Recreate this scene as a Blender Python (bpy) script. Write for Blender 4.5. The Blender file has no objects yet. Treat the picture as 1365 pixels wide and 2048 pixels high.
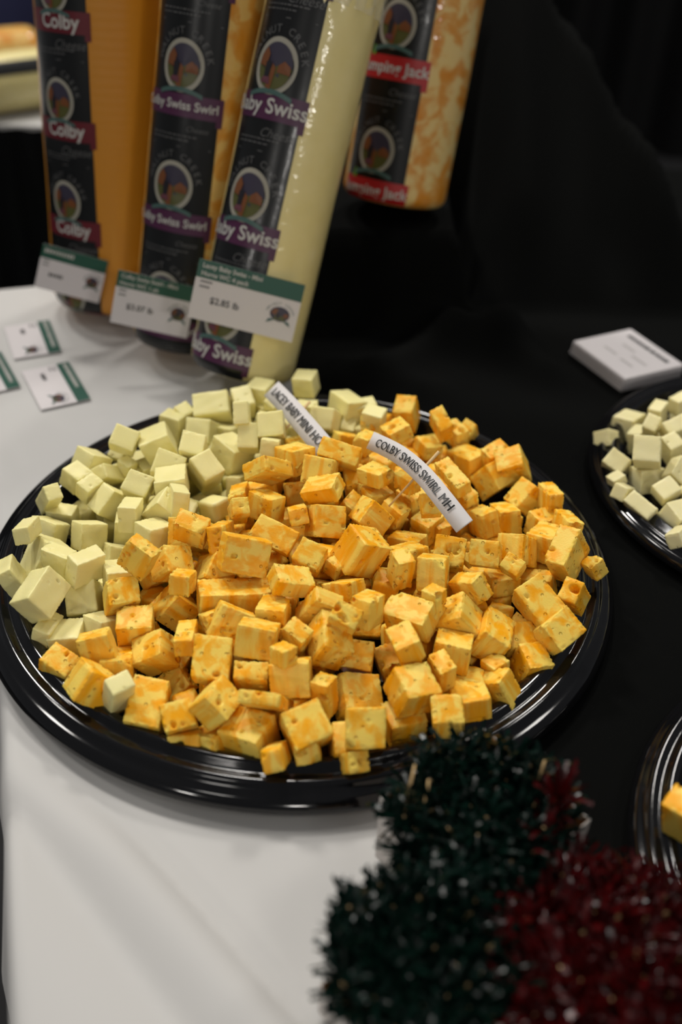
import bpy, bmesh, math, random
import numpy as np
from mathutils import Vector, Matrix, Quaternion
random.seed(7)
rng = np.random.default_rng(7)
scene = bpy.context.scene
C = scene.collection

# ---------------------------------------------------------------- camera
W, H = 1365, 2048
F_PX = 35.0 / 36.0 * H
PITCH, ROLL = math.radians(37.2), math.radians(1.85)
CAM = np.array([.0255, -.507, .4315])
FW = np.array([0, math.cos(PITCH), -math.sin(PITCH)])
_rt, _up = np.array([1., 0, 0]), np.array([0, math.sin(PITCH), math.cos(PITCH)])
RT = _rt * math.cos(ROLL) + _up * math.sin(ROLL)
UP = -_rt * math.sin(ROLL) + _up * math.cos(ROLL)
def ray(px):
    return FW + RT * (px[0] - W / 2) / F_PX - UP * (px[1] - H / 2) / F_PX
def at_z(px, z):
    d = ray(px); return CAM + d * ((z - CAM[2]) / d[2])
def at_y(px, y):
    d = ray(px); return CAM + d * ((y - CAM[1]) / d[1])
def at_plane(px, p, n):
    d = ray(px); return CAM + d * (np.dot(p - CAM, n) / np.dot(d, n))
cam = bpy.data.cameras.new('camera')
cam.lens = 35; cam.sensor_fit = 'VERTICAL'; cam.sensor_height = 36; cam.sensor_width = 24
cam.clip_start = .01
cam.dof.use_dof = True; cam.dof.focus_distance = .60; cam.dof.aperture_fstop = 3.6
cam_ob = bpy.data.objects.new('camera', cam); C.objects.link(cam_ob)
cam_ob.matrix_world = Matrix([[RT[i], UP[i], -FW[i], CAM[i]] for i in range(3)] + [[0, 0, 0, 1]])
scene.camera = cam_ob

# ---------------------------------------------------------------- light
world = bpy.data.worlds.new('hall'); scene.world = world
world.use_nodes = True
world.node_tree.nodes['Background'].inputs[0].default_value = (.93, .95, 1, 1)
world.node_tree.nodes['Background'].inputs[1].default_value = .16
def hall_lamp(x, y, z, e, sx=.5, sy=.5):
    l = bpy.data.lights.new('hall_lamp', 'AREA'); l.shape = 'RECTANGLE'; l.size = sx; l.size_y = sy
    l.energy = e; l.color = (1, .96, .90)
    o = bpy.data.objects.new('hall_lamp', l); C.objects.link(o); o.location = (x, y, z)
    o.rotation_euler = (Vector((0, 0, 0)) - Vector((x, y, z))).to_track_quat('-Z', 'Y').to_euler()
for x, y, e in ((-1.9, 2.2, 96), (1.2, 2.6, 74), (-2.6, .7, 44), (-.3, 1.5, 66), (2.5, .8, 26), (-1.2, -2.2, 12), (1.6, -2.0, 12)):
    hall_lamp(x, y, 3.2, e * .78)
# lamps farther down the hall, behind the photographer
for x, y, z, e in ((2.7, -4.6, 2.1, 34), (-2.9, -4.9, 2.3, 30), (.2, -6.2, 2.6, 40)):
    hall_lamp(x, y, z, e, .5, .25)
scene.view_settings.view_transform = 'Standard'; scene.view_settings.look = 'None'
scene.view_settings.gamma = 1; scene.view_settings.use_curve_mapping = False
scene.view_settings.exposure = -0.33

# ---------------------------------------------------------------- materials
def mat(name, col, rough=.5, spec=.5, **kw):
    m = bpy.data.materials.new(name); m.use_nodes = True
    b = m.node_tree.nodes['Principled BSDF']
    b.inputs['Base Color'].default_value = (*col, 1); b.inputs['Roughness'].default_value = rough
    b.inputs['Specular IOR Level'].default_value = spec
    for k, v in kw.items(): b.inputs[k.replace('_', ' ')].default_value = v
    return m
def N(m, t, **kw):
    n = m.node_tree.nodes.new(t)
    for k, v in kw.items():
        if hasattr(n, k): setattr(n, k, v)
        else: n.inputs[k.replace('_', ' ')].default_value = v
    return n
def L(m, a, ao, b, bi): m.node_tree.links.new(a.outputs[ao], b.inputs[bi])
def bsdf(m): return m.node_tree.nodes['Principled BSDF']
def obj_coords(m, rand=True):
    tc = N(m, 'ShaderNodeTexCoord')
    if not rand: return tc, 'Object'
    oi = N(m, 'ShaderNodeObjectInfo'); mu = N(m, 'ShaderNodeMath', operation='MULTIPLY'); mu.inputs[1].default_value = 37.0
    L(m, oi, 'Random', mu, 0)
    ad = N(m, 'ShaderNodeVectorMath', operation='ADD'); L(m, tc, 'Object', ad, 0); L(m, mu, 0, ad, 1)
    return ad, 0
def add_bump(m, vec, scale, strength, dist=.0005, detail=3):
    n = N(m, 'ShaderNodeTexNoise'); n.inputs['Scale'].default_value = scale; n.inputs['Detail'].default_value = detail
    L(m, vec[0], vec[1], n, 'Vector')
    b = N(m, 'ShaderNodeBump'); b.inputs['Strength'].default_value = strength; b.inputs['Distance'].default_value = dist
    L(m, n, 'Fac', b, 'Height'); L(m, b, 'Normal', bsdf(m), 'Normal')
    return b
def ramp(m, src, so, stops):
    r = N(m, 'ShaderNodeValToRGB'); el = r.color_ramp.elements
    while len(el) < len(stops): el.new(.5)
    for e, (p, c) in zip(el, stops): e.position = p; e.color = (*c, 1)
    L(m, src, so, r, 'Fac'); return r

def cheese_marbled(name, scale=55, loaf=False, orange=(.86, .39, .004), cream=(.86, .625, .118)):
    m = mat(name, orange, .45, .25)
    v = obj_coords(m)
    mp = N(m, 'ShaderNodeMapping'); mp.inputs['Scale'].default_value = (1, 1, 1) if loaf else (1.2, 1.5, .26)
    L(m, v[0], v[1], mp, 'Vector')
    n = N(m, 'ShaderNodeTexNoise'); n.inputs['Scale'].default_value = scale * 1.7; n.inputs['Detail'].default_value = 3.5
    n.inputs['Distortion'].default_value = .45; L(m, mp, 0, n, 'Vector')
    r = ramp(m, n, 'Fac', [(.34, orange), (.46, tuple(.7 * a + .3 * b for a, b in zip(orange, cream))), (.56, cream), (.78, cream)])
    n2 = N(m, 'ShaderNodeTexNoise'); n2.inputs['Scale'].default_value = 18; L(m, v[0], v[1], n2, 'Vector')
    mx = N(m, 'ShaderNodeMix', data_type='RGBA', blend_type='MULTIPLY'); mx.inputs[0].default_value = .35
    r2 = ramp(m, n2, 'Fac', [(.3, (.97, .86, .66)), (.7, (1, 1, 1))])
    L(m, r, 0, mx, 6); L(m, r2, 0, mx, 7); L(m, mx, 2, bsdf(m), 'Base Color')
    b = bsdf(m); b.inputs['Subsurface Weight'].default_value = .22; b.inputs['Subsurface Radius'].default_value = (1, .45, .12)
    b.inputs['Subsurface Scale'].default_value = .004
    b1 = add_bump(m, v, 900, .35, .0004)
    if not loaf:                                  # small gas holes, about half the cells have one
        vo = N(m, 'ShaderNodeTexVoronoi'); vo.inputs['Scale'].default_value = 210; L(m, v[0], v[1], vo, 'Vector')
        pit = N(m, 'ShaderNodeMapRange', interpolation_type='SMOOTHSTEP')
        for q, x in ((1, .10), (2, .24), (3, 1.0), (4, 0.0)): pit.inputs[q].default_value = x
        L(m, vo, 'Distance', pit, 0)
        sep = N(m, 'ShaderNodeSeparateColor'); L(m, vo, 'Color', sep, 0)
        gt = N(m, 'ShaderNodeMath', operation='GREATER_THAN'); gt.inputs[1].default_value = .6; L(m, sep, 0, gt, 0)
        mu = N(m, 'ShaderNodeMath', operation='MULTIPLY'); L(m, pit, 0, mu, 0); L(m, gt, 0, mu, 1)
        b2 = N(m, 'ShaderNodeBump', invert=True); b2.inputs['Strength'].default_value = .9; b2.inputs['Distance'].default_value = .0016
        L(m, mu, 0, b2, 'Height'); L(m, b1, 'Normal', b2, 'Normal'); L(m, b2, 'Normal', bsdf(m), 'Normal')
    return m
def cheese_plain(name, col, bump=.25, sub=.25):
    m = mat(name, col, .42, .4)
    v = obj_coords(m)
    n = N(m, 'ShaderNodeTexNoise'); n.inputs['Scale'].default_value = 60; n.inputs['Detail'].default_value = 4; L(m, v[0], v[1], n, 'Vector')
    r = ramp(m, n, 'Fac', [(.3, tuple(c * f for c, f in zip(col, (.95, .94, .86)))), (.7, col)])
    L(m, r, 0, bsdf(m), 'Base Color')
    b = bsdf(m); b.inputs['Subsurface Weight'].default_value = sub; b.inputs['Subsurface Radius'].default_value = (1, .8, .35)
    b.inputs['Subsurface Scale'].default_value = .004
    add_bump(m, v, 800, bump, .0003)
    return m
M = {}
M['orange'] = cheese_marbled('marbled_cheese')
M['pale'] = cheese_plain('pale_cheese', (.82, .745, .35))
M['white_cheese'] = cheese_plain('white_pepper_cheese', (.78, .71, .40))
M['fleck'] = mat('pepper_fleck', (.55, .04, .02), .4)
# loaves (shrink film over the cheese -> clear coat)
M['loaf_colby'] = mat('colby_under_film', (.50, .205, .012), .38, .3, Coat_Weight=.6, Coat_Roughness=.16)
_m = M['loaf_colby']; _v = obj_coords(_m, False)
_w = N(_m, 'ShaderNodeTexWave', wave_type='BANDS', bands_direction='Z'); _w.inputs['Scale'].default_value = 45; _w.inputs['Distortion'].default_value = 1.5
L(_m, _v[0], _v[1], _w, 'Vector')
_b = N(_m, 'ShaderNodeBump'); _b.inputs['Strength'].default_value = .06; _b.inputs['Distance'].default_value = .001
L(_m, _w, 'Fac', _b, 'Height'); L(_m, _b, 'Normal', bsdf(_m), 'Normal')
def film(m, s=.5):
    b = bsdf(m); b.inputs['Coat Weight'].default_value = .8; b.inputs['Coat Roughness'].default_value = .1
    v = obj_coords(m, False)
    n = N(m, 'ShaderNodeTexNoise'); n.inputs['Scale'].default_value = 120; n.inputs['Detail'].default_value = 3; L(m, v[0], v[1], n, 'Vector')
    bp = N(m, 'ShaderNodeBump'); bp.inputs['Strength'].default_value = s; bp.inputs['Distance'].default_value = .0012
    L(m, n, 'Fac', bp, 'Height'); L(m, bp, 'Normal', b, 'Coat Normal')
    return m
M['loaf_swirl'] = film(cheese_marbled('swirl_under_film', 30, True, (.56, .23, .016), (.64, .42, .13)))
M['loaf_swiss'] = film(cheese_plain('swiss_under_film', (.74, .64, .30), .1, .1), .6)
M['loaf_jack'] = film(cheese_marbled('jack_under_film', 34, True, (.56, .22, .016), (.66, .50, .21)))
M['film_clear'] = mat('crumpled_film', (.8, .78, .66), .08, .5, Alpha=.22)
add_bump(M['film_clear'], obj_coords(M['film_clear'], False), 90, .8, .002)
M['label_black'] = mat('black_label_film', (.0055, .006, .006), .30, .3, Coat_Weight=.16, Coat_Roughness=.12)
_m = M['label_black']; _v = obj_coords(_m, False)
_n = N(_m, 'ShaderNodeTexNoise'); _n.inputs['Scale'].default_value = 70; L(_m, _v[0], _v[1], _n, 'Vector')
_b = N(_m, 'ShaderNodeBump'); _b.inputs['Strength'].default_value = .3; _b.inputs['Distance'].default_value = .001
L(_m, _n, 'Fac', _b, 'Height'); L(_m, _b, 'Normal', bsdf(_m), 'Coat Normal')
for n, c in dict(banner_maroon=(.10, .006, .012), banner_purple=(.060, .012, .045), banner_red=(.34, .010, .012), print_white=(.42, .41, .385), print_grey=(.075, .075, .075),
                 ring_cream=(.30, .285, .235), pic_sky=(.035, .03, .05), pic_orange=(.15, .05, .015), pic_green=(.07, .07, .016), pic_dark=(.012, .01, .014),
                 pic_rose=(.11, .035, .05), ribbon_teal=(.05, .10, .09), card_green=(.008, .068, .044), print_black=(.03, .03, .03), leaf_green=(.10, .22, .02)).items():
    M[n] = mat(n, c, .4, .4)
M['card'] = mat('card_stock', (.58, .545, .55), .6, .3)
M['paper'] = mat('paper_strip', (.60, .57, .555), .7, .2)
M['card_dark'] = mat('card_edge', (.42, .40, .39), .7, .2)
M['wood'] = mat('toothpick_wood', (.62, .42, .20), .6, .3)
M['tray'] = mat('black_plastic', (.004, .004, .0045), .09, .45)
add_bump(M['tray'], obj_coords(M['tray'], False), 60, .05, .0006)
M['box_white'] = mat('white_paperboard', (.60, .56, .53), .7, .2)
M['box_kraft'] = mat('kraft_board', (.33, .17, .065), .8, .15)
def cellophane(name, col, spec):
    m = mat(name, col, .20, spec)
    v = obj_coords(m)
    n = N(m, 'ShaderNodeTexNoise'); n.inputs['Scale'].default_value = 160; L(m, v[0], v[1], n, 'Vector')
    r = ramp(m, n, 'Fac', [(.3, tuple(c * .45 for c in col)), (.7, tuple(c * 1.6 for c in col))])
    L(m, r, 0, bsdf(m), 'Base Color')
    return m
M['frill_green'] = cellophane('green_cellophane', (.0016, .0085, .0058), .18)
M['frill_red'] = cellophane('red_cellophane', (.034, .0010, .0013), .20)
# cloths
M['white_cloth'] = mat('white_tablecloth_fabric', (.485, .476, .462), .75, .15)
_v = obj_coords(M['white_cloth'], False)
_bp = add_bump(M['white_cloth'], _v, 9, .35, .004, 2)
M['black_cloth'] = mat('black_cloth_fabric', (.0022, .0024, .0022), .92, .05)
_m = M['black_cloth']; _v = obj_coords(_m, False)
_n = N(_m, 'ShaderNodeTexVoronoi'); _n.inputs['Scale'].default_value = 260; L(_m, _v[0], _v[1], _n, 'Vector')
_r = ramp(_m, _n, 'Distance', [(.0, (.03, .03, .03)), (.055, (.0022, .0024, .0022)), (1, (.0022, .0024, .0022))])
L(_m, _r, 0, bsdf(_m), 'Base Color')
add_bump(_m, _v, 1400, .5, .0004)
M['skirt'] = mat('black_skirt', (.004, .0045, .0045), .9, .1)
M['drape'] = mat('black_drape', (.004, .004, .0042), .95, .1)
M['floor'] = mat('hall_floor', (.012, .012, .013), .7, .2)
M['navy'] = mat('navy_fabric', (.030, .032, .075), .9, .1)
M['metal'] = mat('grey_metal', (.10, .10, .09), .5, .4)
M['table_top'] = mat('table_laminate', (.4, .38, .35), .5)
M['black_board'] = mat('black_board', (.006, .006, .006), .7, .2)

# ---------------------------------------------------------------- helpers
def link(o, parent=None):
    C.objects.link(o)
    if parent is not None: o.parent = parent
    return o
def mesh(name, verts, faces, mats, parent=None, smooth=False, mi=None):
    me = bpy.data.meshes.new(name)
    me.from_pydata([tuple(map(float, v)) for v in verts], [], [tuple(map(int, f)) for f in faces])
    for m in (mats if isinstance(mats, (list, tuple)) else [mats]): me.materials.append(m)
    if smooth: me.polygons.foreach_set('use_smooth', [True] * len(me.polygons))
    if mi is not None: me.polygons.foreach_set('material_index', mi)
    me.update()
    return link(bpy.data.objects.new(name, me), parent)
def empty(name, loc=(0, 0, 0), rot=None):
    o = bpy.data.objects.new(name, None); o.location = loc; o.empty_display_size = .02
    if rot is not None: o.rotation_mode = 'QUATERNION'; o.rotation_quaternion = rot
    return link(o)
def tag(o, label, cat, group=None, kind=None):
    o['label'] = label; o['category'] = cat
    if group: o['group'] = group
    if kind: o['kind'] = kind
    return o
def struct(o): o['kind'] = 'structure'; return o
def box_vf(x0, x1, y0, y1, z0, z1):
    v = [(x, y, z) for z in (z0, z1) for y in (y0, y1) for x in (x0, x1)]
    return v, [(0, 2, 3, 1), (4, 5, 7, 6), (0, 1, 5, 4), (2, 6, 7, 3), (0, 4, 6, 2), (1, 3, 7, 5)]
def add(vs, fs, v, f):
    b = len(vs); vs.extend(v); fs.extend([tuple(i + b for i in q) for q in f])
def lathe(prof, n=160):
    v, f = [], []
    k = len(prof)
    for i in range(n):
        a = 2 * math.pi * i / n
        for r, z in prof: v.append((r * math.cos(a), r * math.sin(a), z))
    for i in range(n):
        for j in range(k - 1):
            f.append((i * k + j, ((i + 1) % n) * k + j, ((i + 1) % n) * k + j + 1, i * k + j + 1))
    return v, f
def grid_faces(nu, nv):
    return [(i * nv + j, (i + 1) * nv + j, (i + 1) * nv + j + 1, i * nv + j + 1) for i in range(nu - 1) for j in range(nv - 1)]
def tube(p0, p1, r0, r1, n=8):
    p0, p1 = Vector(p0), Vector(p1); d = (p1 - p0).normalized()
    a = d.orthogonal().normalized(); b = d.cross(a)
    v = []
    for p, r in ((p0, r0), (p1, r1)):
        for i in range(n):
            t = 2 * math.pi * i / n; v.append(p + (a * math.cos(t) + b * math.sin(t)) * r)
    f = [(i, (i + 1) % n, n + (i + 1) % n, n + i) for i in range(n)] + [tuple(range(n))[::-1], tuple(range(n, 2 * n))]
    return v, f
_glyph = {}
def text_vf(s, size=1.0, bold=0.0, shear=0.0):
    """flat text centred on the origin -> verts (u, v), faces, width"""
    key = (s, bold, shear)
    if key not in _glyph:
        cu = bpy.data.curves.new('t', 'FONT'); cu.body = s; cu.align_x = 'CENTER'; cu.align_y = 'CENTER'; cu.shear = shear
        cu.offset = bold; cu.resolution_u = 3
        o = bpy.data.objects.new('t', cu); C.objects.link(o)
        bpy.context.view_layer.update()
        me = bpy.data.meshes.new_from_object(o.evaluated_get(bpy.context.evaluated_depsgraph_get()))
        v = np.array([w.co[:2] for w in me.vertices]).reshape(-1, 2); f = [tuple(p.vertices) for p in me.polygons]
        bpy.data.objects.remove(o); bpy.data.curves.remove(cu); bpy.data.meshes.remove(me)
        _glyph[key] = (v, f)
    v, f = _glyph[key]
    return v * size, f
def ellipse(a, b, n=40, cx=0, cy=0):
    return [(cx + a * math.cos(2 * math.pi * i / n), cy + b * math.sin(2 * math.pi * i / n)) for i in range(n)]

# ---------------------------------------------------------------- table and cloths
TH = math.radians(18)
TU, TV = np.array([math.cos(TH), math.sin(TH), 0]), np.array([-math.sin(TH), math.cos(TH), 0])
TO = np.array([-.3325, .405, 0])                      # far left corner of the table
TW, TD = 1.75, .95
def T(u, d, z=0): return TO + TU * u - TV * d + np.array([0, 0, z])
tab = empty('table', T(TW / 2, TD / 2, -.74), Matrix.Rotation(TH, 3, 'Z').to_quaternion())
tag(tab, 'trestle table hidden under the white and black cloths', 'table')
v, f = box_vf(-TW / 2 + .004, TW / 2 - .004, -TD / 2 + .004, TD / 2 - .004, .705, .737)
mesh('table_top', v, f, M['table_top'], tab)
for sx in (-1, 1):
    for sy in (-1, 1):
        v, f = tube((sx * (TW / 2 - .12), sy * (TD / 2 - .1), 0), (sx * (TW / 2 - .12), sy * (TD / 2 - .1), .705), .018, .018)
        mesh('leg', v, f, M['metal'], tab)
def sstep(a, b, x):
    t = min(1, max(0, (x - a) / (b - a))); return t * t * (3 - 2 * t)
def edge_x(y): return .026 - .165 * y + .004 * math.sin(y * 19)
# white cloth: top grid with soft creases, then it hangs down all round
CR0, CR1 = at_z((60, 1440), 0)[:2], at_z((600, 2048), 0)[:2]
CD = (CR1 - CR0) / np.linalg.norm(CR1 - CR0); CN = np.array([-CD[1], CD[0]])
if CN[1] > 0: CN = -CN                                # towards the near left
def crease(x, y):
    s = (x - CR0[0]) * CN[0] + (y - CR0[1]) * CN[1]; t = (x - CR0[0]) * CD[0] + (y - CR0[1]) * CD[1]
    fade = 1 / (1 + math.exp(-(math.hypot(x, y) - .222) / .006)) * min(1, max(0, (t + .02) / .05))
    b = 0
    w1 = .036 + .02 * t
    if 0 < s < w1: b += .0105 * math.sin(math.pi * (s / w1) ** .7)
    if w1 <= s < w1 + .07: b += .0075 * math.sin(math.pi * (s - w1) / .07) ** .8
    b -= .0016 * math.exp(-(s / .006) ** 2)
    return b * fade * sstep(-.004, -.035, x - edge_x(y))
NU, NV = 150, 140
us = np.concatenate([np.linspace(0, .55, 110), np.linspace(.56, TW, 40)]); ds = np.linspace(0, TD, NV)
vs, fs = [], []
for u in us:
    for d in ds:
        p = T(u, d); vs.append((p[0], p[1], crease(p[0], p[1])))
fs += grid_faces(NU, NV)
ring = [i * NV for i in range(NU)] + [(NU - 1) * NV + j for j in range(1, NV)] + [i * NV + NV - 1 for i in range(NU - 2, -1, -1)] + [j for j in range(NV - 2, 0, -1)]
cen = T(TW / 2, TD / 2)
prev = ring
for k, (dz, off) in enumerate(((-.004, .004), (-.02, .008), (-.12, .014), (-.28, .02))):
    new = []
    for q, i in enumerate(ring):
        p = np.array(vs[i]); u = float(np.dot(p - TO, TU)); d = float(-np.dot(p - TO, TV))
        o = np.zeros(3)
        if u < 1e-4: o -= TU
        if u > TW - 1e-4: o += TU
        if d < 1e-4: o += TV
        if d > TD - 1e-4: o -= TV
        wob = 1 + (.9 * math.sin(q * .33) if k > 1 else 0)
        vs.append(tuple(p + o * off * wob + np.array([0, 0, dz]))); new.append(len(vs) - 1)
    n = len(ring)
    fs += [(prev[i], new[i], new[(i + 1) % n], prev[(i + 1) % n]) for i in range(n)]
    prev = new
wc = mesh('tablecloth', vs, fs, M['white_cloth'], smooth=True)
tag(wc, 'creased white tablecloth spread over the table', 'tablecloth')

# black cloth over the right side, the riser and the tall stand behind
RX0, RX1, RY0, RY1, RZ = -.118, .112, .357, .54, .0915
def black_h(x, y):
    z = .0022
    # low riser
    wob = .004 * math.sin(x * 60) + .003 * math.sin(x * 23 + 1)
    fx = sstep(RX1 + .032, RX1 + .006, x); fy = sstep(RY0 - .024 + wob, RY0 - .004, y) * sstep(RY1 + .03, RY1, y)
    z = max(z, (RZ + .0025) * min(fx, fy) if x > RX0 else z)
    # rear stand: sloping curtain of cloth
    xe = .236 + (.62 - y) * .71; ze = (y - .385) * 1.04
    fold = .012 * math.sin(x * 46 + 1.3 * y * 8) + .006 * math.sin(x * 95 + 2)
    zz = ze + fold * sstep(.0, .08, ze)
    if x > xe: zz -= (x - xe) * 2.6
    if x < .15: zz = min(zz, (y - .57) * 3 + .0022)
    z = max(z, min(zz, .44))
    # soft heaped folds in front of the riser
    def ridge(ax, ay, bx, by, hh, w):
        nonlocal z
        dx, dy = bx - ax, by - ay; ll = math.hypot(dx, dy); t = ((x - ax) * dx + (y - ay) * dy) / ll ** 2
        tt = min(1, max(0, t)); d = math.hypot(x - ax - tt * dx, y - ay - tt * dy)
        z += hh * math.exp(-(d / w) ** 2)
    if y < .5:
        ridge(.055, .262, .12, .318, .012, .018); ridge(.12, .318, .168, .322, .026, .026)
        ridge(.168, .322, .195, .268, .018, .022)
        ridge(.02, .275, .10, .235, .006, .015)
    z += .0016 * math.sin(x * 31 + y * 17) * sstep(.2, .3, math.hypot(x, y)) * sstep(.16, .22, math.hypot(x - .37, y - .10)) * sstep(.16, .22, math.hypot(x - .33, y + .236))
    return max(z, .0018)
NX, NY = 190, 200
ys = np.linspace(-.56, .84, NY)
vs = []
for i in range(NX):
    for j, y in enumerate(ys):
        s = i / (NX - 1); x = edge_x(y) + (s ** 1.5) * (1.32 - edge_x(y))
        if y > .30: x = min(edge_x(y), max(-.112, edge_x(.30) - (y - .30) * 2)) + (s ** 1.5) * (1.32 - edge_x(y))
        # stay on the table: beyond its near and far edges the cloth drops
        q = np.array([x, y, 0]) - TO; d = -np.dot(q, TV)
        z = black_h(x, y)
        if d > TD - .006: x, y = (np.array([x, y, 0]) + TV * (d - TD + .006))[:2]; z = .0022
        vs.append((x, y, z))
bc = mesh('black_cloth', vs, grid_faces(NX, NY), M['black_cloth'], smooth=True)
md = bc.modifiers.new('thick', 'SOLIDIFY'); md.thickness = .0008; md.offset = -1
tag(bc, 'black cloth draped over the riser and the right half of the table', 'cloth')
v, f = box_vf(RX0 + .004, RX1 - .004, RY0 + .004, RY1 - .004, .003, RZ - .004)
tag(mesh('riser_box', v, f, M['black_board']), 'low black riser box under the black cloth', 'box')

# floor, back drape, and the neighbouring stand
v, f = box_vf(-6, 6, -4, 6, -.80, -.741)
struct(mesh('floor', v, f, M['floor']))
vs = []
for i in range(260):
    for z in np.linspace(-.74, 2.4, 12):
        x = -3.2 + 6.4 * i / 259; vs.append((x, 3.3 + .05 * math.sin(x * 28) + .03 * math.sin(x * 61), z))
struct(mesh('wall_back', vs, grid_faces(260, 12), M['drape'], smooth=True))

# ---------------------------------------------------------------- trays
def tray(x, y, R, label, z=.0035):
    s = R / .203
    prof = [(.0, .0022), (.150, .0022), (.163, .0028), (.170, .0070), (.1745, .0150), (.177, .0178), (.180, .0188), (.1825, .0180), (.184, .0156), (.1865, .0148), (.189, .0164),
            (.1915, .0168), (.1935, .0150), (.195, .0130), (.1975, .0127), (.200, .0112), (.2018, .0085), (.2030, .0062), (.2027, .0052), (.2012, .0060), (.199, .0095), (.192, .0125), (.175, .0140), (.166, .0010), (.150, .0), (0, .0)]
    v, f = lathe([(r if r > .15 else r, zz) for r, zz in prof], 200)
    v = [(a * s, b * s, c) for a, b, c in v]
    o = mesh('party_tray', v, f, M['tray'], smooth=True); o.location = (x, y, z)
    return tag(o, label, 'tray')
tray(0, 0, .203, 'large round black plastic party tray heaped with orange and pale cheese cubes', .0042)
tray(.37, .10, .16, 'round black tray of white pepper cheese cubes beside the business cards', .0042)
tray(.33, -.236, .16, 'round black tray holding one orange marbled cheese block by the red picks', .0042)

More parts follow.
